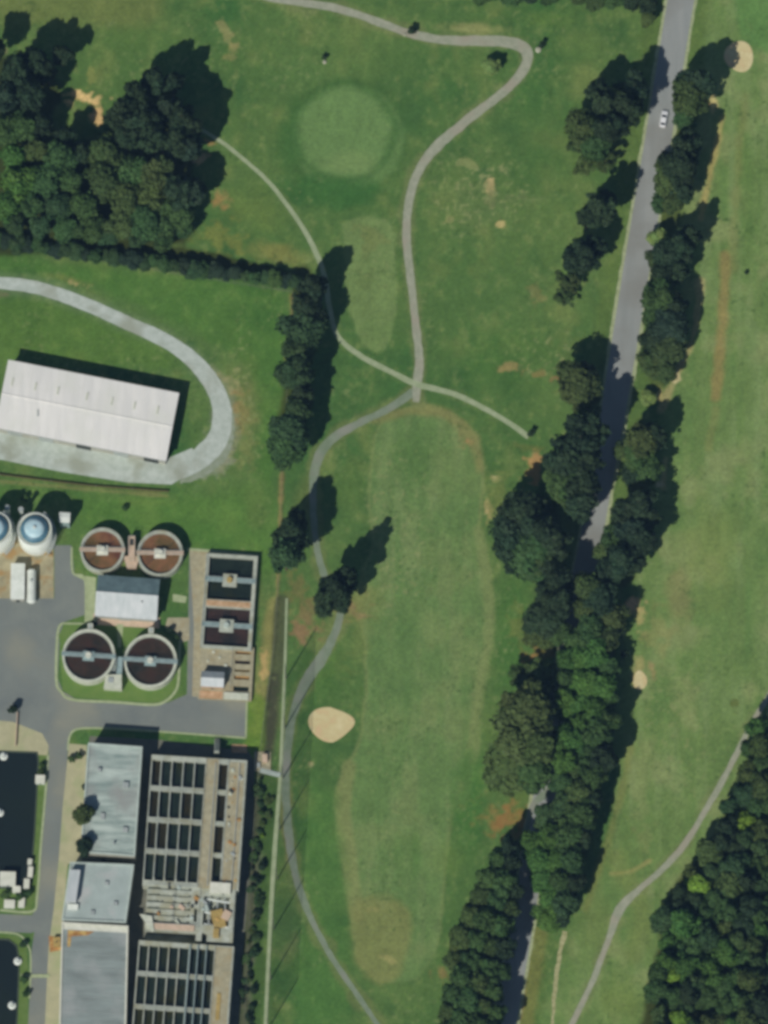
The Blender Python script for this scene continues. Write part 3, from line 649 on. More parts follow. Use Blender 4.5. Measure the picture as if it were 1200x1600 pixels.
def simple_hut(name, tl, tr, vpx, z, label, cat, roofm, wallm, pitch=.5, extra=None):
    fr = Frame(tl, tr, z); W = fr.len; root = thing(name, fr(W/2, vpx/2, 0), label, cat)
    MB().prism([fr(1,1), fr(W-1,1), fr(W-1,vpx-1), fr(1,vpx-1)], 0, z-.1).build('wall', wallm, root)
    b = MB(); m_ = vpx/2
    b.add([fr(0,0,z-.1), fr(W,0,z-.1), fr(W,m_,z+pitch), fr(0,m_,z+pitch), fr(W,vpx,z-.1), fr(0,vpx,z-.1)], [(0,3,2,1),(3,5,4,2),(0,5,3),(1,2,4),(0,1,4,5)])
    b.build('roof', roofm, root)
    MB().box(fr(W*.5, vpx-.6), .9, .12, 0, 2, fr.ang).build('door', M['dark'], root)
    return root
simple_hut('control_hut', (17,880), (39,880), 56, 3.6, 'long narrow white-roofed hut below the digesters, left of the white cylinder', 'hut', M['white'], M['wall'], .3)
r = thing('gas_tank', P(50,917), 'horizontal white cylindrical tank below the blue domed digester', 'tank')
a, b_ = P(49,892,1.8), P(49,940,1.8)
t = MB(); t.tube(a, b_, 1.35, n=20)
t.build('tank_body', M['white'], r, False)
for e, s_ in ((a, 1), (b_, -1)): MB().lathe((0,0), [(1.35,0),(1.1,.4),(.6,.65),(.01,.75)], 20)
MB().tube(b_, b_+Vector((0,-.5,0)), 1.3, .7, n=20).build('end_cap', M['white'], r); MB().tube(a, a+Vector((0,.5,0)), 1.3, .7, n=20).build('end_cap', M['white'], r)
for f_ in (.2, .8):
    p = a.lerp(b_, f_); MB().box(p, 2.2, .5, 0, 1.0).build('saddle', M['concrete'], r)
MB().tube(a.lerp(b_, .35)+Vector((0,0,1.2)), a.lerp(b_, .35)+Vector((0,0,1.75)), .35, n=12).build('manhole', M['steel'], r)
r = simple_hut('stair_tower', (93,800), (110,801), 16, 7.0, 'small pale square-topped tower right of the domed digester', 'tower', M['white'], M['concrete_blue'], .15)
for (x, y, lab) in [(14,796,'white flare pipe standing at the left, above the gap between digesters'), (35,799,'white flare pipe above the blue domed digester, right of its twin')]:
    r = thing('vent_stack', P(x, y+8, 0), lab, 'pipe', 'white pipes behind the digesters')
    p = P(x, y+8, 0); MB().tube(p, p+Vector((0,0,8)), .55, n=14).build('pipe', M['white'], r, True); MB().tube(p+Vector((0,0,8)), p+Vector((0,0,8.5)), .75, n=14).build('cowl', M['steel'], r)
for (x, y, s_, lab) in [(20,845,1.6,'ochre valve box on the ground between the two digesters'), (74,862,1.4,'rust coloured pump skid right of the digester foot')]:
    r = thing('valve_box', P(x, y, 0), lab, 'machine'); p = P(x, y, 0)
    MB().box(p, s_, s_*1.4, 0, .9).build('casing', M['yellow'], r); MB().tube((p.x-.9, p.y-.9, .5), (p.x+1.1, p.y-.9, .5), .16, n=8).build('pipe', M['rust'], r)

# round clarifiers ------------------------------------------------------
def clarifier(cx, cy, rp, h, label, water, bridge, ext=0, tilt=0.0, fill=.9):
    c = P(cx, cy, h); r = rp*S; ey = 1/ct; root = thing('round_clarifier', (c.x, c.y, 0), label, 'tank', 'round clarifier tanks with a bridge')
    MB().ring(c, r-.6, r, 0, h, 72, ey).build('wall', M['concrete_light'] if bridge == 'blue' else M['concrete'], root)
    MB().ring(c, r-.8, r-.6, h-.75, h-.55, 72, ey).build('launder', M['concrete'], root)
    MB().ring(c, r-.86, r-.8, h-.95, h-.5, 72, ey).build('weir', M['steel'], root)
    MB().disc(c, r-.83, h-fill, 64, ey).build('water', water, root)
    mm = M['concrete_blue'] if bridge == 'blue' else M['pink']
    L = 2*r+.4
    MB().box((c.x+ext/2, c.y), L+abs(ext), 1.15, h+.02, h+.22, tilt).build('bridge', mm, root)
    MB().box((c.x, c.y-.25), 3.2, 2.8, h+.24, h+.42, tilt).build('platform', mm if bridge == 'blue' else M['coping_w'], root)
    MB().tube((c.x, c.y, h+.42), (c.x, c.y, h+1.2), .95, .8, n=16).build('drive_unit', M['coping_w'], root)
    ca, sa = math.cos(tilt), math.sin(tilt)
    for s_ in (-1, 1):
        q = [Vector((c.x+x*ca-s_*.52*sa, c.y+x*sa+s_*.52*ca, h+.22)) for x in (-L/2, L/2)]
        rail(q, root)
    MB().tube((c.x, c.y, .5), (c.x, c.y, h+.1), .35, n=12).build('centre_column', M['steel'], root)
    MB().tube((c.x-r*.8*math.cos(.7), c.y-r*.8*math.sin(.7), h-fill+.05), (c.x+r*.8*math.cos(.7), c.y+r*.8*math.sin(.7), h-fill+.05), .07, n=6).build('scraper_arm', M['dark'], root)
    return root
clarifier(160,859,34.5,4.2,'upper left round tank with brown water and a pinkish bridge', M['waterbrown'], 'pink', 0, -.01)
clarifier(250,864,35.5,4.2,'upper right round tank with brown water and a pinkish bridge', M['waterbrown'], 'pink', 0, -.01)
clarifier(138.5,1024,41,4.6,'lower left round tank with dark red-brown water and pale wall', M['waterred'], 'blue', 0, -.06)
clarifier(235,1032,41,4.6,'lower right round tank with dark red-brown water and pale wall', M['waterred'], 'blue', 0, -.06)
# structures between each pair
fr = Frame((199,838),(213,838),3.4); root = thing('splitter_box', fr(7,24,0), 'concrete splitter box between the two upper round tanks', 'structure')
MB().prism(fr.rect(2,0,12,40), 0, 3.4).build('chamber', M['pink'], root)
MB().prism([fr(-6,30), fr(20,30), fr(14,48), fr(0,48)], 0, 3.0).build('landing', M['pink'], root)
rail([fr(2,0,3.4), fr(12,0,3.4), fr(12,28,3.4)], root); rail([fr(2,0,3.4), fr(2,28,3.4)], root)
MB().prism(fr.rect(4,4,10,14), 3.42, 3.5).build('grating', M['dark'], root)
fr = Frame((164,1050),(192,1052),3.6); root = thing('pump_station', fr(14,15,0), 'pale concrete pump station block between the two lower round tanks', 'structure')
MB().prism([fr(2,4), fr(26,2), fr(28,24), fr(0,24)], 0, 3.6).build('chamber', M['concrete_light'], root)
MB().prism(fr.rect(18,-24,26,1.5), 0, 4.4).build('stair_block', M['concrete_blue'], root)
s_ = MB()
for k in range(9): s_.prism(fr.rect(9, -22+k*2.6, 16, -20+k*2.6), 4.4-.35*k-.1, 4.4-.35*k)
s_.build('stair', M['steel'], root)
rail([fr(17,-22,4.4), fr(17,0,4.4)], root); rail([fr(27,-22,4.4), fr(27,0,4.4)], root)
MB().prism(fr.rect(6,8,14,16), 3.62, 3.95).build('hatch', M['steel'], root)
for (x, y, w_, h_, lab) in [(141,979,8,10,'small pale inlet box on the north rim of the lower left round tank'), (236,985,8,9,'small pale inlet box on the north rim of the lower right round tank')]:
    fr = Frame((x-w_/2, y-h_/2), (x+w_/2, y-h_/2), 4.2); r = thing('inlet_box', fr(w_/2, h_/2, 0), lab, 'structure', 'inlet boxes on the lower tanks')
    MB().prism(fr.rect(0,0,w_,h_), 0, 4.2).build('chamber', M['concrete_light'], r); MB().prism(fr.rect(2,2,w_-2,h_-2), 4.22, 4.3).build('lid', M['steel'], r)
struct(sheet('walkway', [(183,975),(193,976),(189,1012),(184,1012)], M['kerb'], .03))
struct(sheet('walkway', [(270,928),(292,932),(290,942),(270,940)], M['kerb'], .025))
struct(sheet('walkway', [(262,965),(296,965),(296,1000),(284,1004),(272,985),(258,980)], M['concrete_tan'], .02))
struct(sheet('walkway', [(114,898),(150,902),(148,972),(132,972),(134,908)], M['kerb'], .018))

# rectangular basins on the right of the yard ----------------------------
zt = 2.4
fr = Frame((323,864),(403,869),zt); root = thing('settling_basin_block', fr(40,100,0), 'pale concrete block with two square dark basins and side chambers right of the round tanks', 'basin')
us = [0,5,37,43,74,80]; vs = [0,5,71,83,142,147]
us = [0,5,74,80]; H_ = lambda i, j: -1.0 if (i == 1 and j in (1, 3)) else zt
hgrid(fr, us, vs, H_, -1.2, 'basin_wall', M['concrete'], root)
for v0, v1, mm in ((5,71,'waterdark'), (83,142,'waterpurple')):
    MB().add([fr(5,v0,1.0), fr(74,v0,1.0), fr(74,v1,1.0), fr(5,v1,1.0)], [(0,3,2,1)]).build('water', M[mm], root)
    vm = (v0+v1)/2+(2 if v0 == 5 else -2)
    MB().prism(fr.rect(0, vm-3.5, 79, vm+3.5), zt+.02, zt+.25).build('bridge', M['concrete_blue'], root)
    MB().prism(fr.rect(28, vm-9, 50, vm+11), zt+.27, zt+.5).build('platform', M['concrete'], root)
    MB().tube(fr(39, vm, zt+.5), fr(39, vm, zt+1.4), .9, .7, n=16).build('drive_unit', M['yellow'] if v0 == 5 else M['coping'], root)
    for s_ in (-3.2, 3.2): rail([fr(0, vm+s_, zt+.25), fr(27, vm+s_, zt+.25)], root); rail([fr(51, vm+s_, zt+.25), fr(79, vm+s_, zt+.25)], root)
MB().prism(fr.rect(5,72.5,74,81.5), zt+.01, zt+.06).build('rust_band', M['rustwall'], root)
rail([fr(79.5,1,zt), fr(79.5,146,zt)], root); rail([fr(.5,1,zt), fr(.5,146,zt)], root)
z2 = 1.5
fr = Frame((314,1008),(396,1012),z2); root = thing('grit_chamber_block', fr(40,40,0), 'tan concrete deck with rusty open bays below the square basins', 'basin')
us = [0,48,50,54,78,83]; vs = [0,6,11,20,26,34,38,44,50,60,68,72,82]
open_ = {1, 3, 5, 7, 9}
hgrid(fr, us, vs, lambda i, j: (z2 if (i in (0, 2, 4) or (i == 1)) else (-.9 if j in open_ else z2-.15)), -1.0, 'deck', M['concrete_tan'], root)
cols = ['rust','waterpurple','yellow','rust','waterdark']
for k, j in enumerate((1, 3, 5, 7, 9)):
    MB().add([fr(54,vs[j],.5), fr(78,vs[j],.5), fr(78,vs[j+1],.5), fr(54,vs[j+1],.5)], [(0,3,2,1)]).build('bay_floor', M[cols[k]], root)
MB().prism(fr.rect(2,70,38,82), z2+.01, z2+.05).build('rusty_pad', M['rustwall'], root)
MB().prism(fr.rect(40,71,78,82), z2+.02, z2+.4).build('ledge', M['concrete_light'], root)
for (u, v, w_) in [(20,10,4),(30,18,3),(40,30,5),(12,24,3)]: MB().box(fr(u, v), w_*S, w_*S, z2+.01, z2+.3, fr.ang).build('hatch', M['concrete_light'], root)
rail([fr(49,2,z2), fr(49,66,z2)], root)
simple_hut('equipment_shed', (315,1048), (351,1050), 24, 4.6, 'small gabled shed with pale blue roof on the tan deck', 'shed', M['roofblue'], M['rustwall'], 1.6)

# big grid basins ---------------------------------------------------------
zt = 6.6
fr = Frame((237,1179),(385,1188),zt); root = thing('aeration_basin_block', fr(72,95,0), 'northern block of long narrow dark basins in a grid with tan decks', 'basin')
us = [0,2,15,17.5,31.5,34,49,51.5,66.5,68.5,84,105,118.5,120.5,148]; vs = [0,7.5,47.5,54,95.5,102,143.5,150,191,199]
wat_u = {1, 3, 5, 7, 9, 11}; wat_v = {1, 3, 5, 7}
def HA(i, j):
    if i in wat_u and j in wat_v: return None
    return zt
MBs = hgrid(fr, us, vs, HA, -1, 'basin_wall', M['concrete'], root)
k = 0
for i in sorted(wat_u):
    for j in sorted(wat_v):
        z = 5.0 if (i*7+j*3) % 4 else 5.3
        MB().add([fr(us[i],vs[j],z), fr(us[i+1],vs[j],z), fr(us[i+1],vs[j+1],z), fr(us[i],vs[j+1],z)], [(0,3,2,1)]).build('water', M['waterdark' if (i//2+j//2*3+(i*j)//7) % 3 else 'waterbasin'], root)
MB().prism(fr.rect(85,1,104,198), zt+.01, zt+.05).build('deck', M['concrete_tan'], root)
MB().prism(fr.rect(121.5,4,145,198), zt+.01, zt+.05).build('deck', M['concrete_tan'], root)
for v in (51, 99, 146.5): 
    for s_ in (-3, 3): rail([fr(0,v+s_,zt), fr(84,v+s_,zt)], root)
for u in (84.3, 104.6, 119, 147.3): rail([fr(u,2,zt+.05), fr(u,197,zt+.05)], root)
rr = random.Random(5)
for k in range(26):
    u, v = rr.uniform(123,143), rr.uniform(8,192); s_ = rr.uniform(.3,.9)
    MB().box(fr(u, v), s_, s_*rr.uniform(.6,1.8), zt+.06, zt+.06+rr.uniform(.1,.6), rr.random()).build('valve', M[rr.choice(['steel','dark','concrete_light','rust'])], root)
for u in (100, 137): MB().tube(fr(u,6,zt+.3), fr(u,195,zt+.3), .14, n=8).build('air_pipe', M['steel'], root)
for j in (1,3,5,7):
    for i in (0,2,4,6,8): MB().tube(fr(us[i]+1.6,vs[j]+4,zt+.25), fr(us[i]+1.6,vs[j+1]-4,zt+.25), .07, n=6).build('feed_pipe', M['steel'], root)

# machinery deck between the grids
fr = Frame((231,1378),(368,1386),zt-.3); zm = zt-.3; root = thing('channel_deck', fr(65,45,0), 'cluttered machinery deck with slotted channels between the two basin grids', 'basin')
us = [0,14,20,40,44,64,68,74,79,88,90,96,114,128,136]; vs = [0,6,10,16,20,26,30,36,40,46,50,56,60,70,72,84]
def HM(i, j):
    if j >= 14: return .5 if i < 8 or i in (9, 10) else zm
    if i in (1, 3, 5) and j in (1, 3, 5, 7, 9, 11): return zm-1.0
    if i in (0, 2, 4) and j in (1, 3, 5, 7, 9, 11): return zm-.5 if i else zm-.8
    if i == 7 and j in (3, 4, 5, 7, 8, 9, 10): return zm-2
    if i in (9, 10, 11, 12) and 2 < j < 12: return zm-2.2
    return zm
hgrid(fr, us, vs, HM, -.5, 'deck', M['concrete'], root)
MB().prism(fr.rect(14,62,76,71), zm+.02, zm+.5).build('walkway', M['pink'], root)
MB().prism([fr(-9,50), fr(10,52), fr(15,74), fr(12,76)], zm-.3, zm+.9).build('chute', M['concrete_light'], root)
MB().prism(fr.rect(96,-4,128,12), zm+.02, zm+1.5).build('hopper', M['coping_w'], root)
b = MB()
for v in (20,40,58): b.tube(fr(90,v,zm-.5), fr(128,v+4,zm-.2), .3, n=8)
for u in (95,108,120): b.tube(fr(u,14,zm-.8), fr(u+3,62,zm-.6), .26, n=8)
b.build('pipe', M['steel'], root)
MB().box(fr(112,50), 3.4, 5.2, zm-1.5, zm+.4, fr.ang+.3).build('screen_unit', M['yellow'], root)
MB().box(fr(110,72), 1.6, 2.6, zm, zm+.9, fr.ang).build('motor', M['yellow'], root)
MB().box(fr(124,44), 2.2, 2.6, zm-1, zm+.9, fr.ang-.4).build('screen_unit', M['pink'], root)
for k in range(24):
    u, v = rr.uniform(18,126), rr.uniform(2,60); s_ = rr.uniform(.3,1.0)
    MB().box(fr(u, v), s_, s_*rr.uniform(.6,2.2), zm-.6, zm+rr.uniform(.2,.8), rr.random()).build('valve', M[rr.choice(['steel','dark','concrete_light','rust','coping','pink'])], root)
for v in (3, 62): rail([fr(0,v,zm), fr(78,v,zm)], root)
rail([fr(81,2,zm), fr(81,66,zm)], root); rail([fr(134,4,zm), fr(134,70,zm)], root); rail([fr(42,6,zm), fr(42,60,zm)], root)

fr = Frame((217,1469),(365,1479),zt); root = thing('aeration_basin_block', fr(72,70,0), 'southern block of narrow dark basins in a grid, cut by the bottom edge', 'basin')
us = [0,2,15,16.8,30.5,32.2,46,47.8,61.5,63.2,77.5,80.5,91,93,104,106,117,147]; vs = [0,6.5,46.5,52.5,96.5,102.5,150.5,156.5,200]
wat_u = {1,3,5,7,9,11,13,15}; wat_v = {1,3,5,7}
hgrid(fr, us, vs, lambda i, j: None if (i in wat_u and j in wat_v) else zt, -1, 'basin_wall', M['concrete'], root)
for i in sorted(wat_u):
    for j in sorted(wat_v):
        MB().add([fr(us[i],vs[j],5.1), fr(us[i+1],vs[j],5.1), fr(us[i+1],vs[j+1],5.1), fr(us[i],vs[j+1],5.1)], [(0,3,2,1)]).build('water', M['waterdark'], root)
MB().prism(fr.rect(118,2,144,199), zt+.01, zt+.05).build('deck', M['concrete_tan'], root)
MB().prism(fr.rect(126,72,132,112), zt+.06, zt+.3).build('stored_board', M['yellow'], root)
for v in (50, 100, 154):
    for s_ in (-3, 3): rail([fr(0,v+s_,zt), fr(116,v+s_,zt)], root)
for u in (80, 92, 104.5, 117, 145.5): rail([fr(u,2,zt+.05), fr(u,198,zt+.05)], root)
for u in (91.5, 104.5, 79): MB().tube(fr(u,2,zt+.5), fr(u,198,zt+.5), .16, n=8).build('air_pipe', M['concrete_blue'], root)

# bits around the basins
fr = Frame((335,1152),(343,1152),2); r = thing('concrete_stair', fr(4,12,0), 'pale concrete stair leading from the yard up to the northern basin block', 'stair')
s_ = MB()
for k in range(10): s_.prism(fr.rect(0,2.7*k,8,2.7*(k+1)), 0, .5*(k+1))
s_.build('step', M['concrete'], r); rail([fr(.5,1,.6), fr(.5,26,5)], r); rail([fr(7.5,1,.6), fr(7.5,26,5)], r)
tag(sheet('rusty_slab', [(362,1163),(386,1164),(386,1177),(362,1176)], M['rustwall'], .12), 'rust-pink slab on the lawn above the northern basin block', 'slab')
r = thing('valve_station', P(410,1190), 'pad with a pink equipment box beside the ditch, above the white footbridge', 'machine')
p = P(410,1190); MB().box(p, 4.6, 5.6, 0, .2).build('pad', M['concrete_tan'], r)
p2 = P(414,1186); MB().box(p2, 1.4, 2.2, .2, 1.6).build('cabinet', M['pink'], r); rail([P(400,1172,.2), P(398,1204,.2)], r); MB().box(P(404,1196), .9, 1.4, .2, .8).build('pump', M['steel'], r)
r = thing('footbridge', P(420,1208), 'short white footbridge crossing the ditch to the gutter strip', 'bridge')
a, b_ = P(406,1204), P(438,1212); d = (b_-a); an = math.atan2(d.y, d.x); MB().box((a+b_)/2, d.length, 1.2, .3, .5, an).build('deck', M['coping'], r)
nn = Vector((-d.y, d.x, 0)).normalized()*.55
for s_ in (-1, 1): rail([a+nn*s_+Vector((0,0,.5)), b_+nn*s_+Vector((0,0,.5))], r)
# ponds
def pond(name, poly, label):
    r = thing(name, P(*poly[0]), label, 'pond'); 
    poly = [P(x, y) for x, y in poly]
    MB().prism(poly, 0, .03).build('liner_water', M['pond'], r)
    n = len(poly); b = MB()
    for i in range(n):
        a, c = poly[i], poly[(i+1) % n]; b.tube(a+Vector((0,0,.05)), c+Vector((0,0,.05)), .22, n=6)
    b.build('edge', mat('pond_edge', C(72,84,74), C(60,72,64), 1), r)
    return r
pond('settling_pond', [(-60,1172),(58,1176),(60,1190),(54,1300),(50,1352),(48,1385),(30,1388),(-60,1386)], 'large black rectangular pond at the left edge, above the side road')
pond('settling_pond', [(-60,1466),(14,1468),(26,1478),(30,1500),(28,1560),(24,1640),(24,1660),(-60,1660)], 'black pond with rounded corner in the bottom left corner')
for (x, y, lab) in [(6,1182,'white float in the top corner of the large black pond'), (0,1270,'white float at the left edge of the large black pond'), (28,1502,'white float on the right bank of the bottom left pond'), (19,1571,'pale float low in the bottom left pond')]:
    r = thing('aerator_float', P(x, y), lab, 'float', 'white floats on the ponds'); p = P(x, y)
    MB().lathe(p, [(.05,.1),(1.0,.1),(1.2,.35),(1.0,.6),(.5,.65)], 18).build('hull', M['white'], r, True); MB().tube((p.x,p.y,.4),(p.x,p.y,1.5),.35,n=12).build('motor', M['white'], r)
for (x, y, w_, h_, z, lab) in [(12,1372,24,20,2.6,'largest white box hut on the lower corner of the large pond'),(26,1389,12,9,2.0,'low white box just below right of the largest white hut'),(42,1380,8,14,2.2,'narrow white cabinet right of the largest white hut'),(47,1346,6,8,1.8,'small white cabinet on the pond bank, upper of two'),(48,1362,7,16,1.6,'small pale cabinet on the pond bank, lower of two'),(63,1217,14,12,2.2,'white cabinet on the right bank of the large pond beside the road'),(15,1412,16,12,1.0,'pale concrete block left of the gap above the side road'),(34,1410,9,14,1.0,'slim pale concrete block above the side road')]:
    fr = Frame((x-w_/2, y-h_/2), (x+w_/2, y-h_/2+.5), z); r = thing('equipment_cabinet', fr(w_/2, h_/2, 0), lab, 'cabinet', 'white cabinets around the ponds')
    MB().prism(fr.rect(0,0,w_,h_), 0, z).build('casing', M['white'], r); MB().prism(fr.rect(-.4,-.4,w_+.4,h_+.4), z, z+.08).build('lid', M['coping_w'], r); MB().box(fr(w_*.5, h_+.3), .7, .08, .2, z-.2).build('door', M['steel'], r)
b = MB().box(P(26,1140), .25, 9.6, 0, 1.1, -.04); tag(b.build('low_wall', M['pink']), 'thin pinkish low wall crossing the beige pad above the large pond', 'wall')
b = MB().box(P(55,1525), 8, .9, .02, .2, 0); tag(b.build('drain_grate', M['kerb']), 'pale strip drain across the plant road near the bottom', 'drain')

# fences ------------------------------------------------------------------
def board_fence(pts, h, label, m='fencewood'):
    q = [P(x, y) for x, y in pts]; r = thing('boundary_fence', q[0], label, 'fence')
    b = MB()
    for a, c in zip(q, q[1:]):
        d = c-a; an = math.atan2(d.y, d.x); b.box((a+c)/2, d.length, .12, .1, h, an)
    b.build('panel', M[m], r)
    for a, c in zip(q, q[1:]):
        n = max(1, int((c-a).length/9))
        for i in range(n): p = a.lerp(c, i/n); MB().box(p, .22, .22, 0, h+.15).build('post', M['pole'], r)
    return r
board_fence([(-40,738),(0,742),(80,752),(150,760),(264,768)], .9, 'low brown fence along the south side of the gravel track')
def wire_fence(pts, h, label):
    q = [P(x, y) for x, y in pts]; r = thing('wire_fence', q[0], label, 'fence')
    w_ = MB()
    for a, c in zip(q, q[1:]):
        n = max(1, int((c-a).length/4))
        for i in range(n):
            p = a.lerp(c, i/n); w_.tube(p, p+Vector((0,0,h)), .05, n=5)
        for z in (.1, h*.35, h*.68, h): w_.tube(a+Vector((0,0,z)), c+Vector((0,0,z)), .02, n=4)
    w_.build('posts_and_wires', M['pole'], r); return r
wire_fence([(-40,374),(150,407),(300,433),(457,457),(452,560),(441,730),(436,890),(428,1010),(408,1160),(396,1300),(380,1640)], 2.1, 'wire boundary fence running along the hedge and down the east side of the plant')
# tall golf netting
posts = [(445,1060),(443,1138),(440,1216),(435,1296),(431,1374),(426,1452),(421,1530),(417,1608)]
root = thing('safety_net_fence', P(445,1060), 'tall golf safety net on slender poles along the gutter strip left of the cart path', 'net')
HN = 17.5
q = [P(x+2, y) for x, y in posts]
for p in q: MB().tube(p, p+Vector((0,0,HN+.4)), .19, .1, n=8).build('pole', M['pole'], root)
nm = bpy.data.materials.new('netting'); nm.use_nodes = True; t = nm.node_tree; t.nodes.clear()
o_ = t.nodes.new('ShaderNodeOutputMaterial'); mx = t.nodes.new('ShaderNodeMixShader'); tr = t.nodes.new('ShaderNodeBsdfTransparent'); df = t.nodes.new('ShaderNodeBsdfDiffuse')
df.inputs[0].default_value = (.05,.06,.05,1); mx.inputs[0].default_value = .26; t.links.new(tr.outputs[0], mx.inputs[1]); t.links.new(df.outputs[0], mx.inputs[2]); t.links.new(mx.outputs[0], o_.inputs[0])
MATS['net'] = nm
for a, c in zip(q, q[1:]):
    MB().add([a+Vector((0,0,.3)), c+Vector((0,0,.3)), c+Vector((0,0,HN)), a+Vector((0,0,HN))], [(0,1,2,3)]).build('netting', nm, root)
    MB().tube(a+Vector((0,0,HN)), c+Vector((0,0,HN)), .03, n=4).build('top_cable', M['dark'], root)

# ------------------------------------------------------------------ car
def car():
    c = P(1037,187); an = math.atan2(P(1040,170).y-P(1034,204).y, P(1040,170).x-P(1034,204).x)-math.pi/2
    root = thing('parked_car', c, 'white car with dark windscreen driving on the road beside the tree shadow', 'car'); root['label'] = 'white car with dark windscreen on the grey road beside the tree shadow'
    ca, sa = math.cos(an), math.sin(an)
    T = lambda x, y, z: (c.x+x*ca-y*sa, c.y+x*sa+y*ca, z)
    def loft(secs, name, m, smooth=True):
        b = MB(); v = []; k = len(secs[0][1])
        for y, pts in secs: v += [T(x, y, z) for x, z in pts]
        f = []
        for i in range(len(secs)-1):
            for j in range(k): jj = (j+1) % k; f.append((i*k+j, i*k+jj, (i+1)*k+jj, (i+1)*k+j))
        f += [tuple(range(k)), tuple(range((len(secs)-1)*k+k-1, (len(secs)-1)*k-1, -1))]
        b.add(v, f); return b.build(name, m, root, smooth)
    def sec(w_, z0, z1, wt): return [(-w_, z0), (-w_, z0+(z1-z0)*.6), (-wt, z1), (wt, z1), (w_, z0+(z1-z0)*.6), (w_, z0)]
    loft([(-2.45, sec(.8,.35,.85,.7)), (-2.3, sec(.93,.25,1.0,.8)), (-1.2, sec(.97,.22,1.02,.85)), (1.1, sec(.97,.22,1.02,.85)), (2.0, sec(.94,.25,.92,.8)), (2.4, sec(.85,.3,.78,.7)), (2.5, sec(.7,.4,.65,.6))], 'body', M['carwhite'], False)
    loft([(-1.9, sec(.78,1.0,1.1,.7)), (-1.3, sec(.8,1.0,1.44,.66)), (.2, sec(.8,1.0,1.5,.66)), (.9, sec(.8,1.0,1.1,.68))], 'cabin', M['carwhite'], False)
    MB().add([T(-.7,1.15,1.03), T(.7,1.15,1.03), T(.63,.3,1.51), T(-.63,.3,1.51)], [(0,1,2,3)]).build('windscreen', M['glass'], root)
    MB().add([T(-.64,-1.36,1.46), T(.64,-1.36,1.46), T(.7,-1.98,1.12), T(-.7,-1.98,1.12)], [(0,1,2,3)]).build('rear_window', M['glass'], root)
    for s_ in (-1, 1):
        MB().add([T(s_*.81,-1.2,1.06), T(s_*.81,.6,1.06), T(s_*.71,.2,1.4), T(s_*.71,-1.1,1.4)], [(0,1,2,3)]).build('side_window', M['glass'], root)
        MB().box(T(s_*1.05,.75,0), .2, .14, .98, 1.12, an).build('mirror', M['carwhite'], root)
        MB().box(T(s_*.68,2.42,0), .32, .12, .62, .76, an).build('headlight', M['steel'], root)
        MB().box(T(s_*.7,-2.42,0), .3, .1, .75, .9, an).build('tail_light', M['red'], root)
        for y in (1.5, -1.45):
            a = Vector(T(s_*.78, y, .33)); b_ = Vector(T(s_*.99, y, .33)); wl = MB().tube(a, b_, .33, n=20).build('wheel', M['rubber'], root)
            MB().tube(b_, b_+(b_-a)*.05, .2, n=14).build('rim', M['steel'], wl)
car()
def rock(x, y, s_, label):
    b = MB(); c = P(x, y); r_ = random.Random(int(x)); prof = [(s_*1.0, 0), (s_*1.05, s_*.3), (s_*.7, s_*.7), (.02, s_*.85)]
    b.lathe(c, prof, 9); b.v = [(p[0]+r_.uniform(-.15,.15)*s_, p[1]+r_.uniform(-.15,.15)*s_, max(0, p[2]+r_.uniform(-.1,.1)*s_)) for p in b.v]
    return tag(b.build('rock', M['rock']), label, 'rock')
rock(841,78,.9,'pale rock beside the shrub at the bend of the cart path'); rock(632,54,.5,'small pale rock at the left foot of the shrub on the cart path'); rock(507,97,.6,'pale stone marker on the grass above the putting green')

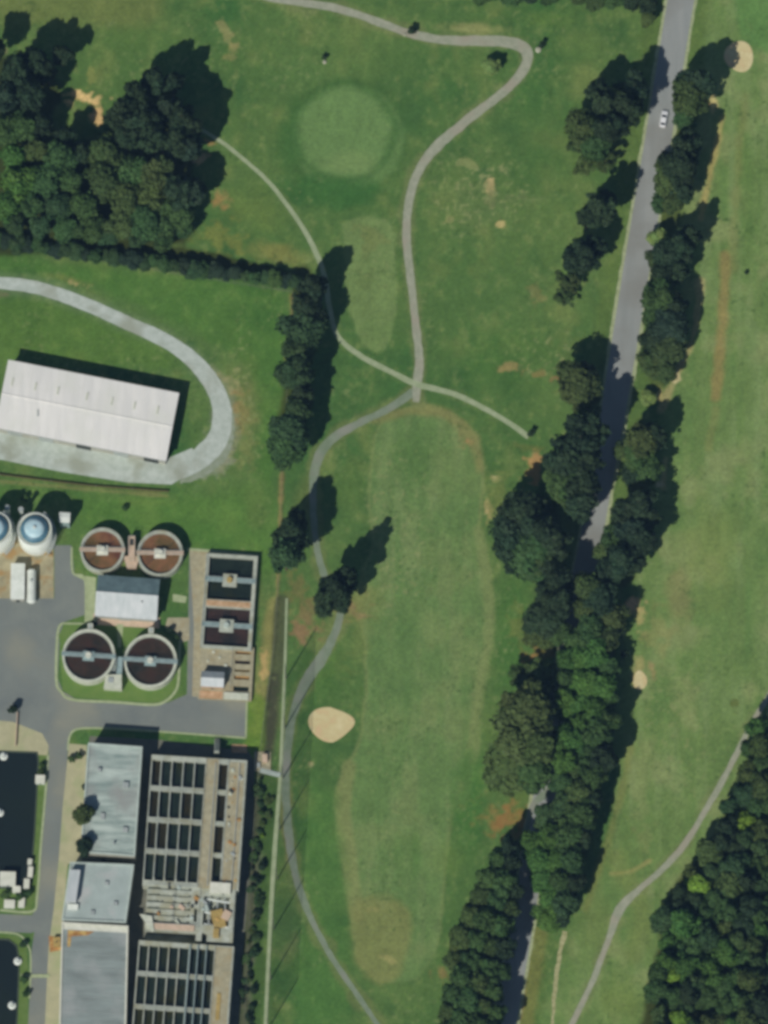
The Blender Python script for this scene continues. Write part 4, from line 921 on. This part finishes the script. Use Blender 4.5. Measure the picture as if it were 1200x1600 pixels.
# ------------------------------------------------------------------ trees
def crown_mesh(name, seed, kind):
    r = np.random.default_rng(seed)
    if kind == 'broad': n, R0, zc, hz, cr, per, ls = 46, 5.0, 11.7, 6.0, (1.3, 2.6), 115, (.34, .66)
    elif kind == 'pine': n, R0, zc, hz, cr, per, ls = 48, 5.0, 11.9, 6.1, (.95, 1.9), 95, (.3, .58)
    elif kind == 'snag': n, R0, zc, hz, cr, per, ls = 40, 5.0, 11.5, 6.0, (.6, 1.2), 60, (.22, .42)
    else: n, R0, zc, hz, cr, per, ls = 22, 1.6, 1.5, 1.2, (.4, .8), 90, (.14, .3)
    cl = []
    while len(cl) < n:
        d = r.normal(size=3); d /= np.linalg.norm(d)
        q = r.uniform(.35, .95) if kind != 'broad' else r.uniform(.5, .92)
        p = d*q
        if kind == 'pine':
            zf = (p[2]+1)/2; prof = 1.0-.72*max(0, zf-.25)
            p[:2] *= prof*1.15
        lob = 1+.22*math.sin(3*math.atan2(p[1], p[0])+seed)+.12*math.sin(5*math.atan2(p[1], p[0])+2*seed)
        p[:2] *= lob
        cr_ = r.uniform(*cr); k = min(1, (R0-cr_*.45)/R0)
        c = np.array([p[0]*R0*k, p[1]*R0*k, zc+p[2]*hz*.86])
        cl.append((c, cr_))
    if kind == 'broad':
        for _ in range(8): cl.append((np.array([r.uniform(-1.5,1.5), r.uniform(-1.5,1.5), zc+r.uniform(-1,4)]), 2.2))
    V = []; T = []
    for c, cr_ in cl:
        m = int(per*(cr_/np.mean(cr))**1.5)
        d = r.normal(size=(m, 3)); d /= np.linalg.norm(d, axis=1)[:, None]
        rad = cr_*r.uniform(.55, 1.08, size=(m, 1)); pc = c+d*rad*np.array([1, 1, .75])
        nn = d+r.normal(size=(m, 3))*.45+np.array([0, 0, .25]); nn /= np.linalg.norm(nn, axis=1)[:, None]
        u = np.cross(nn, r.normal(size=(m, 3))); u /= np.linalg.norm(u, axis=1)[:, None]; v = np.cross(nn, u)
        s_ = r.uniform(*ls, size=(m, 1)); el = r.uniform(.6, 1.1, size=(m, 1))
        q = np.stack([pc-u*s_-v*s_*el*.3, pc+u*s_*.2-v*s_*el, pc+u*s_+v*s_*el*.2, pc-u*s_*.3+v*s_*el], 1)
        V.append(q); tone = r.uniform(.86, 1.14); tt = tone*r.uniform(.85, 1.15, size=(m, 1)); T.append(np.repeat(tt, 4, axis=0)*np.array([1+r.uniform(-.06,.1), 1, 1-r.uniform(0,.1)]))
    V = np.concatenate(V).reshape(-1, 3); T = np.concatenate(T)
    me = bpy.data.meshes.new(name); N = len(V); me.vertices.add(N); me.vertices.foreach_set('co', V.ravel())
    me.loops.add(N); me.loops.foreach_set('vertex_index', np.arange(N, dtype=np.int32)); me.polygons.add(N//4)
    me.polygons.foreach_set('loop_start', np.arange(0, N, 4, dtype=np.int32)); me.polygons.foreach_set('loop_total', np.full(N//4, 4, np.int32))
    at = me.color_attributes.new('tone', 'FLOAT_COLOR', 'POINT'); rgba = np.ones((N, 4)); rgba[:, :3] = T; at.data.foreach_set('color', rgba.ravel())
    me.update(); me.validate(); me.materials.append(M['leaf'])
    return me, cl
def trunk_mesh(name, cl, kind):
    b = MB()
    if kind == 'bush':
        for c, cr_ in cl[:6]: b.tube((0,0,0), c, .07, .03, n=5)
    else:
        top = 16.5 if kind == 'pine' else 12
        pts = [(0,0,0,.42), (.05,.02,.6,.32), (.15,.1,top*.4,.26), (.05,.2,top*.75,.18), (.2,.1,top,.07)]
        for a, c in zip(pts, pts[1:]): b.tube(a[:3], c[:3], a[3], c[3], n=8)
        for k, (c, cr_) in enumerate(cl[:18]):
            z = max(3.5, min(top-.5, c[2]-2.0)); b.tube((.1,.1,z), c, .12, .03, n=5)
    me = bpy.data.meshes.new(name); me.from_pydata([tuple(p) for p in b.v], [], b.f); me.update(); me.materials.append(M['bark']); return me
PROTO = {}
for kind, num in (('broad', 7), ('pine', 6), ('snag', 2), ('bush', 4)):
    PROTO[kind] = []
    for i in range(num):
        cm, cl = crown_mesh('crown_'+kind, 100+i*13+len(kind), kind); PROTO[kind].append((cm, trunk_mesh('trunk_'+kind, cl, kind)))
NAMES = dict(broad='broadleaf_tree', pine='pine_tree', snag='thin_tree', bush='shrub')
CATS = dict(broad='tree', pine='tree', snag='tree', bush='shrub')
GREEN = {'dark': (38,56,45), 'mid': (53,78,50), 'olive': (61,79,50), 'bright': (92,122,52), 'light': (98,122,74), 'brown': (60,76,50), 'hedge': (49,72,51), 'blue': (40,58,50), 'lush': (59,90,49)}
tr_ = random.Random(99)
G_R = 'trees along the west side of the road'; G_E = 'trees along the east side of the road'; G_B = 'trees of the long belt in the middle right'; G_P = 'trees of the row along the plant boundary'; G_W = 'trees of the grove at the upper left'
def tree(cx, cy, rp, h, kind, tone, label, group=None, frac=None):
    fr_, fh_ = 1.0, 1.0
    if group in (G_R, G_E): fr_, fh_ = 1.3, 1.25
    elif group == G_B: fr_, fh_ = 1.15, 1.1
    elif group == G_W: fr_, fh_ = (1.38, 1.25) if kind == 'pine' else (1.28, 1.15)
    elif kind == 'pine' and group != G_P: fr_, fh_ = 1.2, 1.15
    elif group == G_P: fr_, fh_ = 1.42, 1.28
    q_ = 1 if kind == 'bush' else tr_.uniform(.84, 1.22)
    if group == G_P: cx += 2
    rp *= fr_*q_; h *= fh_*(1+(q_-1)*.5)
    zc = (.65 if kind != 'bush' else .5)*h
    b = P(cx, cy, zc); k = tr_.randrange(len(PROTO[kind])); cm, tm = PROTO[kind][k]
    root = thing(NAMES[kind], (b.x, b.y, 0), label, CATS[kind], group)
    R0, H0 = (5.0, 18.0) if kind != 'bush' else (1.7, 2.7)
    root.rotation_euler = (0, 0, tr_.uniform(0, 6.28)); s = rp*S/R0; root.scale = (s*tr_.uniform(.92,1.08), s*tr_.uniform(.92,1.08), h/H0)
    c = C(*GREEN[tone]); j = tr_.uniform(.82, 1.2); g = tr_.uniform(-.08, .08)
    co_ = bpy.data.objects.new('crown', cm); to = bpy.data.objects.new('trunk', tm)
    for o in (co_, to): COL.objects.link(o); o.parent = root
    co_.color = (c[0]*j*(1+g)*1.12, c[1]*j*1.12, c[2]*j*(1-g)*1.12, 1)
    return root
ORDW = ['first','second','third','fourth','fifth','sixth','seventh','eighth','ninth','tenth','eleventh','twelfth','thirteenth','fourteenth','fifteenth','sixteenth','seventeenth','eighteenth']
def row(items, text, group, key=1, share=False, desc='from the top'):
    """items (x, y, r px, height m, kind, tone); label = ordinal + text"""
    it = sorted(items, key=lambda t: t[key])
    for n, (x, y, rp, h, kind, tone) in enumerate(it):
        lab = text if share else '%s %s %s' % (ORDW[n], text, desc) if len(it) > 1 else text
        tree(x, y, rp, h, kind, tone, lab, group)
B, Pn_, Sg, Bu = 'broad', 'pine', 'snag', 'bush'
G_W = 'trees of the grove at the upper left'
row([(20,112,21,19,Pn_,'dark'),(58,98,20,18,Pn_,'dark'),(74,112,16,15,Pn_,'dark'),(96,86,12,12,Pn_,'dark'),(8,150,20,19,Pn_,'blue'),(48,150,18,17,Pn_,'dark'),(66,196,17,15,Pn_,'dark'),(100,215,15,13,Pn_,'dark'),(35,200,20,17,B,'mid'),(5,205,20,15,B,'mid'),(-12,75,18,16,Pn_,'dark')], 'tree of the clump left of the sandy patch', G_W)
row([(190,180,18,19,Pn_,'dark'),(212,150,19,19,Pn_,'dark'),(240,128,19,18,Pn_,'dark'),(270,130,14,16,Pn_,'dark'),(225,185,19,19,Pn_,'dark'),(262,172,19,18,Pn_,'blue'),(285,190,17,17,Pn_,'dark'),(196,215,18,17,Pn_,'dark'),(240,215,19,18,Pn_,'dark'),(280,222,18,17,Pn_,'dark'),(298,232,13,15,Pn_,'blue')], 'dark pine right of the sandy patch', G_W)
row([(165,240,20,16,B,'olive'),(160,280,21,15,B,'olive'),(205,268,19,15,B,'mid'),(245,270,18,16,Pn_,'brown'),(195,310,23,14,B,'olive'),(235,305,20,14,B,'olive'),(280,300,20,15,Pn_,'dark'),(300,298,18,15,B,'blue'),(270,335,19,11,B,'mid'),(285,355,17,9,B,'mid'),(230,345,20,12,B,'mid'),(190,350,20,12,B,'olive'),(215,372,14,8,B,'hedge'),(255,370,16,9,B,'mid')], 'leafy tree in the olive part above the hedge', G_W)
row([(20,245,20,14,B,'lush'),(58,235,17,13,B,'olive'),(95,245,17,14,B,'mid'),(130,240,16,15,Pn_,'dark'),(30,285,20,13,B,'lush'),(72,280,20,13,B,'mid'),(112,285,20,13,B,'mid'),(10,322,19,12,B,'lush'),(50,320,20,11,B,'mid'),(92,322,20,12,B,'hedge'),(130,322,19,12,B,'mid'),(22,350,15,9,B,'hedge'),(62,354,16,9,B,'hedge'),(102,358,17,9,B,'mid'),(142,358,18,10,B,'mid'),(170,368,14,8,B,'hedge')], 'leafy tree at the grove\'s lower left corner', G_W)
hedge = []
hx = -6
while hx < 470:
    t = hx/460; y0 = 372+t*68 if hx < 240 else 372+t*66
    hedge.append((hx, y0+tr_.uniform(-3, 3)+4, tr_.uniform(10, 13.5), tr_.uniform(4.0, 6.0), B, tr_.choice(['hedge', 'mid', 'blue'])))
    hx += tr_.uniform(14, 18)
for k in range(0, len(hedge), 16):
    row(hedge[k:k+16], 'tree in the %s half of the boundary hedge' % ('left' if k == 0 else 'right'), 'trees of the hedge north of the lawn', key=0, desc='from the left')
row([(487,452,20,17,Pn_,'dark'),(478,478,20,17,Pn_,'dark'),(492,500,15,14,Pn_,'dark'),(470,515,20,14,B,'hedge'),(464,548,20,15,B,'hedge'),(462,582,18,15,B,'hedge'),(468,618,16,14,Pn_,'dark'),(463,642,17,13,B,'hedge'),(452,672,21,14,B,'hedge'),(448,700,20,12,B,'mid')], 'tree in the tall dark row right of the lawn', 'trees of the row along the plant boundary')
row([(444,868,17,18,B,'hedge'),(452,838,19,19,B,'dark'),(460,812,17,17,Pn_,'dark')], 'tree in the dark clump above the plant corner', 'trees of the row along the plant boundary')
row([(507,938,22,22,Pn_,'dark'),(524,922,24,25,Pn_,'dark'),(541,902,21,24,Pn_,'dark'),(516,915,18,20,Pn_,'dark'),(532,938,16,19,Pn_,'dark')], 'pine casting the long dark shadow across the cart path', 'pines by the cart path')
G_R = 'trees along the west side of the road'
row([(912,200,22,14,B,'olive'),(930,226,22,14,B,'mid'),(903,222,20,11,Sg,'olive'),(948,205,22,19,Pn_,'dark'),(945,165,23,17,Pn_,'dark'),(975,168,20,17,Pn_,'dark'),(935,140,16,14,Pn_,'dark'),(990,140,18,14,Pn_,'dark'),(960,195,20,17,Pn_,'dark'),(915,255,20,9,Sg,'olive'),(945,250,18,8,Sg,'olive')], 'tree of the clump left of the white car', G_R)
row([(918,338,18,17,Pn_,'dark'),(935,328,18,17,Pn_,'dark'),(950,312,14,14,Pn_,'dark')], 'dark pine in the small slanting clump below', G_R)
row([(893,405,18,14,Pn_,'dark'),(912,402,20,14,Pn_,'dark'),(930,385,16,12,Pn_,'dark'),(888,438,18,9,Sg,'brown'),(882,462,14,6,Sg,'olive')], 'tree in the middle clump left of the road', G_R)
row([(902,600,22,13,B,'brown'),(920,585,18,14,Pn_,'dark'),(915,628,18,8,Sg,'olive')], 'brownish tree left of the road above its shaded stretch', G_R)
row([(905,690,24,19,Pn_,'dark'),(922,672,20,18,Pn_,'dark'),(890,720,24,19,Pn_,'dark'),(920,720,20,18,Pn_,'dark'),(885,755,24,15,B,'mid'),(905,765,22,16,B,'dark'),(862,768,16,10,B,'lush'),(905,790,18,16,Pn_,'dark')], 'tall tree in the clump that shades the road', G_R)
row([(815,800,28,15,B,'dark'),(800,835,26,14,B,'dark'),(828,862,28,13,B,'mid'),(850,880,22,13,B,'olive'),(845,825,26,19,Pn_,'dark'),(866,850,22,18,Pn_,'dark'),(806,872,20,10,B,'dark'),(868,905,20,14,Pn_,'dark'),(855,935,20,13,Pn_,'dark'),(872,940,18,15,Pn_,'dark'),(850,965,20,10,B,'dark'),(848,990,22,7,B,'olive'),(872,985,16,8,B,'mid')], 'tree of the big round clump right of the fairway', G_R)
row([(850,1052,24,9,Sg,'olive'),(822,1060,22,7,Sg,'olive'),(828,1110,28,17,B,'brown'),(812,1150,30,17,B,'brown'),(838,1165,24,18,B,'olive'),(800,1190,30,10,B,'olive'),(828,1205,28,12,B,'mid'),(850,1080,16,14,Pn_,'dark'),(790,1215,24,6,Sg,'olive')], 'brownish tree of the clump above the red clay', G_R)
G_E = 'trees along the east side of the road'
row([(1076,152,17,14,B,'olive'),(1070,184,15,11,B,'mid'),(1086,134,24,17,Pn_,'dark'),(1070,128,14,13,Pn_,'dark')], 'tree in the clump beside the round bunker', G_E)
row([(1072,235,18,16,Pn_,'dark'),(1060,262,20,15,B,'dark'),(1048,282,20,10,B,'olive'),(1082,222,16,16,Pn_,'dark'),(1038,255,12,5,B,'olive'),(1050,316,16,9,B,'olive'),(1068,300,16,12,Pn_,'dark'),(1032,318,10,6,B,'mid')], 'tree in the second clump right of the road', G_E)
row([(1062,385,19,15,Pn_,'dark'),(1045,400,20,14,B,'dark'),(1078,370,15,13,Pn_,'dark'),(1030,372,12,6,B,'light'),(1028,405,13,8,B,'olive'),(1035,430,19,13,B,'dark'),(1060,425,17,13,Pn_,'dark')], 'tree in the third clump right of the road', G_E)
row([(1030,462,19,12,B,'mid'),(1052,480,19,12,Pn_,'dark'),(1025,495,18,10,B,'mid'),(1045,510,20,12,B,'blue'),(1062,505,16,11,Sg,'dark'),(1022,532,18,11,B,'dark'),(1042,545,20,10,B,'brown'),(1022,570,18,9,B,'olive'),(1036,580,16,8,B,'olive'),(1010,560,10,5,B,'olive')], 'tree in the fourth clump right of the road', G_E)
row([(1005,690,19,13,B,'brown'),(1022,680,17,14,Pn_,'dark'),(998,715,19,12,B,'mid'),(1012,735,16,10,B,'mid'),(988,740,14,8,B,'dark'),(1030,690,13,12,Sg,'dark'),(1012,622,10,3.5,B,'light'),(970,705,9,6,B,'olive')], 'tree in the brownish fifth clump right of the road', G_E)
row([(998,790,20,14,Pn_,'dark'),(978,800,20,14,Pn_,'dark'),(1015,808,16,13,Pn_,'dark'),(985,832,22,14,B,'blue'),(962,835,18,11,B,'mid'),(1005,842,18,14,Pn_,'dark'),(945,860,14,8,B,'olive'),(970,872,22,15,Pn_,'dark'),(986,876,16,12,Pn_,'dark'),(950,892,18,13,Pn_,'dark')], 'tree in the dark clump where the road narrows', G_E)
G_B = 'trees of the long belt in the middle right'
row([(915,918,20,14,B,'olive'),(938,935,22,14,B,'dark'),(915,950,22,13,B,'olive'),(950,925,16,11,Pn_,'dark'),(955,965,22,12,B,'brown'),(925,985,22,13,B,'mid'),(945,1000,20,12,B,'brown'),(905,1005,18,11,B,'mid'),(972,985,10,8,Sg,'dark')], 'tree of the dark top end of the long belt', G_B)
row([(888,1030,18,13,B,'lush'),(884,1062,17,13,B,'mid'),(882,1090,17,14,B,'lush'),(880,1150,17,14,B,'lush'),(905,1035,20,12,B,'lush'),(930,1025,22,13,B,'lush'),(948,1045,18,12,B,'mid'),(912,1068,20,12,B,'lush'),(940,1075,22,13,B,'lush'),(950,1090,17,12,B,'mid'),(905,1098,22,12,B,'lush'),(930,1110,21,13,B,'lush'),(952,1128,18,14,B,'mid'),(885,1112,16,11,B,'lush'),(908,1135,20,13,B,'lush')], 'leafy tree of the belt beside the tiny bunker', G_B)
row([(932,1150,20,14,B,'mid'),(895,1162,20,13,B,'lush'),(915,1180,18,13,B,'mid'),(942,1185,16,15,B,'dark'),(900,1198,17,12,B,'olive'),(925,1215,20,15,B,'mid'),(905,1240,18,13,B,'olive'),(930,1250,17,15,Pn_,'dark'),(876,1222,13,9,B,'mid'),(882,1185,16,14,B,'lush'),(868,1305,16,12,B,'hedge'),(882,1262,18,10,B,'hedge'),(910,1275,18,14,B,'mid'),(858,1280,18,9,B,'hedge')], 'leafy tree of the belt right of the red clay', G_B)
row([(835,1318,18,10,B,'lush'),(862,1310,20,12,B,'lush'),(888,1305,18,14,B,'mid'),(910,1310,16,15,Pn_,'dark'),(842,1345,21,11,B,'lush'),(870,1345,22,13,B,'lush'),(895,1345,18,15,B,'mid'),(848,1375,20,11,B,'lush'),(875,1378,20,13,B,'mid'),(898,1380,15,15,Pn_,'dark'),(862,1402,18,10,B,'lush'),(882,1410,16,12,B,'hedge'),(858,1432,16,7,B,'lush'),(880,1436,13,10,Pn_,'dark')], 'leafy tree in the belt\'s bottom tip', G_B)
G_S = 'trees of the dense stand at the bottom'
row([(795,1322,14,13,Pn_,'dark'),(780,1345,16,14,B,'mid'),(800,1350,15,15,B,'dark'),(765,1372,17,13,B,'mid'),(788,1380,18,15,B,'mid'),(808,1392,13,15,Pn_,'dark'),(750,1400,18,12,B,'olive'),(775,1410,18,14,B,'mid'),(798,1420,16,15,B,'olive')], 'tree in the top third of the stand beside the shaded road', G_S)
row([(735,1432,18,12,B,'olive'),(760,1440,18,14,B,'mid'),(785,1448,18,15,B,'mid'),(722,1462,18,11,B,'olive'),(748,1472,18,14,B,'mid'),(772,1480,18,15,B,'olive'),(790,1482,14,15,Pn_,'dark'),(712,1478,12,8,Bu and B,'olive'),(740,1502,18,13,B,'mid'),(765,1512,18,15,B,'mid'),(785,1518,14,15,B,'mid'),(708,1502,12,7,B,'olive')], 'tree in the middle third of the stand beside the shaded road', G_S)
row([(722,1528,18,12,B,'mid'),(748,1540,18,14,B,'olive'),(772,1548,17,15,B,'mid'),(708,1552,18,12,B,'mid'),(732,1565,18,14,B,'mid'),(758,1575,18,15,B,'olive'),(776,1582,14,15,B,'mid'),(700,1582,17,12,B,'olive'),(720,1598,18,13,B,'mid'),(745,1606,18,14,B,'mid'),(768,1612,18,15,B,'mid'),(690,1612,16,11,B,'mid')], 'tree in the bottom third of the stand beside the shaded road', G_S)
row([(752,-8,16,8,B,'mid'),(790,-10,20,10,B,'mid'),(822,-12,16,9,B,'dark'),(862,-12,18,8,B,'mid'),(930,2,18,9,B,'olive'),(958,-4,20,10,B,'mid'),(988,-2,20,11,B,'dark'),(1012,2,18,12,Pn_,'dark'),(1012,28,16,8,B,'olive'),(905,-8,16,8,B,'olive')], 'tree at the top edge left of the road', 'trees along the top edge', key=0, desc='from the left')
# single shrubs
tree(643,47,7,3.6,'bush','dark','small dark shrub standing on the upper cart path')
tree(768,104,15,6.5,'broad','light','small round pale tree inside the bend of the cart path')
tree(846,70,6,3.0,'bush','dark','small dark shrub outside the bend of the cart path by the pale rock')
tree(507,90,5,2.2,'bush','dark','tiny shrub on the grass above the putting green')
tree(829,677,6,3.0,'bush','dark','dark shrub at the right end of the thin pale path')
tree(1166,426,4,1.6,'bush','dark','tiny lone bush on the open field at the right')
tree(976,1020,10,6,'snag','dark','small isolated tree just above the tiny bunker')
tree(131,1272,13,15,'broad','brown','dark brown tree leaning over the left edge of the long grey building')
tree(132,1322,14,14.5,'broad','dark','dark tree in the gap between the two flat-roofed buildings')
tree(112,1186,6,2.6,'bush','olive','olive shrub on the beige strip near the top corner of the long grey building')
tree(124,1182,6,2.4,'bush','olive','low olive shrub next to the wall of the long grey building')
tree(131,1230,5,2.4,'bush','dark','single dark shrub halfway along the wall of the long grey building')
tree(20,1108,9,4.5,'bush','dark','dark shrub at the corner of the beige pad on the left edge')
tree(146,975,5,2.4,'bush','dark','shrub at the lower left corner of the pump house')
tree(265,985,6,2.8,'bush','dark','shrub at the lower right corner of the pump house')
tree(277,996,5,2.4,'bush','mid','smaller shrub beside the drive right of the lower round tanks')
tree(195,793,5,2.0,'bush','mid','tiny shrub on the lawn above the upper left round tank')
tree(40,778,6,2.6,'bush','mid','shrub on the lawn above the digesters at the left')
row([(66,1196,6,2.2,Bu,'mid'),(65,1207,7,2.4,Bu,'olive'),(8,1398,8,2.6,Bu,'olive'),(30,1400,7,2.4,Bu,'mid'),(44,1396,7,2.4,Bu,'mid'),(36,1476,7,2.4,Bu,'hedge'),(38,1530,7,2.4,Bu,'mid'),(40,1552,6,2.2,Bu,'mid')], 'low shrub around the black ponds', 'shrubs around the ponds')
dd = []
for k in range(45):
    y = 1222+k*8.7; xm = 414-(y-1222)*.068
    dd.append((xm+tr_.uniform(-13, 9), y+tr_.uniform(-4, 4), tr_.uniform(4, 9), tr_.uniform(1.0, 2.8), Bu, tr_.choice(['mid','hedge','olive','mid','lush','dark','bright'] if 8 < k < 13 else ['mid','hedge','olive','mid','dark'])))
for k in range(0, 45, 15): row(dd[k:k+16], 'shrub in the %s of the ditch right of the basins' % ['top third', 'middle third', 'bottom third'][k//15], 'shrubs in the ditch east of the plant')
# the wood at the lower right
WL = [(1085,1205),(1130,1168),(1215,1143),(1290,1118),(1345,1085),(1380,1050),(1430,1030),(1480,1024),(1520,1012),(1620,1008)]   # y, left boundary x
def left(y):
    if y < 1085: return 1300
    for (y0, x0), (y1, x1) in zip(WL, WL[1:]):
        if y <= y1: return x0+(x1-x0)*(y-y0)/(y1-y0)
    return 1008
spec = [(1165,1285,17,13,'bright','yellow-green tree standing out near the top of the wood'),(1092,1385,17,12,'bright','bright green tree near the left edge of the wood'),(1052,1528,14,11,'bright','yellowish tree near the left edge of the wood towards the bottom'),(1062,1592,16,12,'bright','bright tree at the bottom edge of the wood'),(1038,1437,25,13,'hedge','large smooth dark crown bulging from the left edge of the wood')]
pts = []
for x, y, rp, h, tone, lab in spec: tree(x, y, rp, h, B, tone, lab, 'trees of the wood at the lower right'); pts.append((x, y, rp))
tries = 0; edge = []; inner = []
while tries < 9000 and len(pts) < 150:
    tries += 1; y = tr_.uniform(1085, 1630); x = tr_.uniform(1000, 1225); rp = tr_.uniform(13, 21)
    if x-rp*.7 < left(y): continue
    if any((x-a)**2+(y-b_)**2 < (.78*(rp+c_)*.9)**2 for a, b_, c_ in pts): continue
    pts.append((x, y, rp)); t = (x, y, rp, tr_.uniform(10.5, 16), B if tr_.random() < .85 else Pn_, tr_.choice(['mid','mid','hedge','dark','olive','lush']))
    (edge if x-left(y) < 27 else inner).append(t)
edge.sort(key=lambda t: t[1])
for k in range(0, len(edge), 12):
    row(edge[k:k+12], 'tree along the %s left margin of the wood' % ['upper', 'lower', 'lowest', 'last'][min(3, k//12)], 'trees of the wood at the lower right')
row(inner, 'green crown inside the dense wood at the lower right, away from its margin', 'inner trees of the wood at the lower right', share=True)
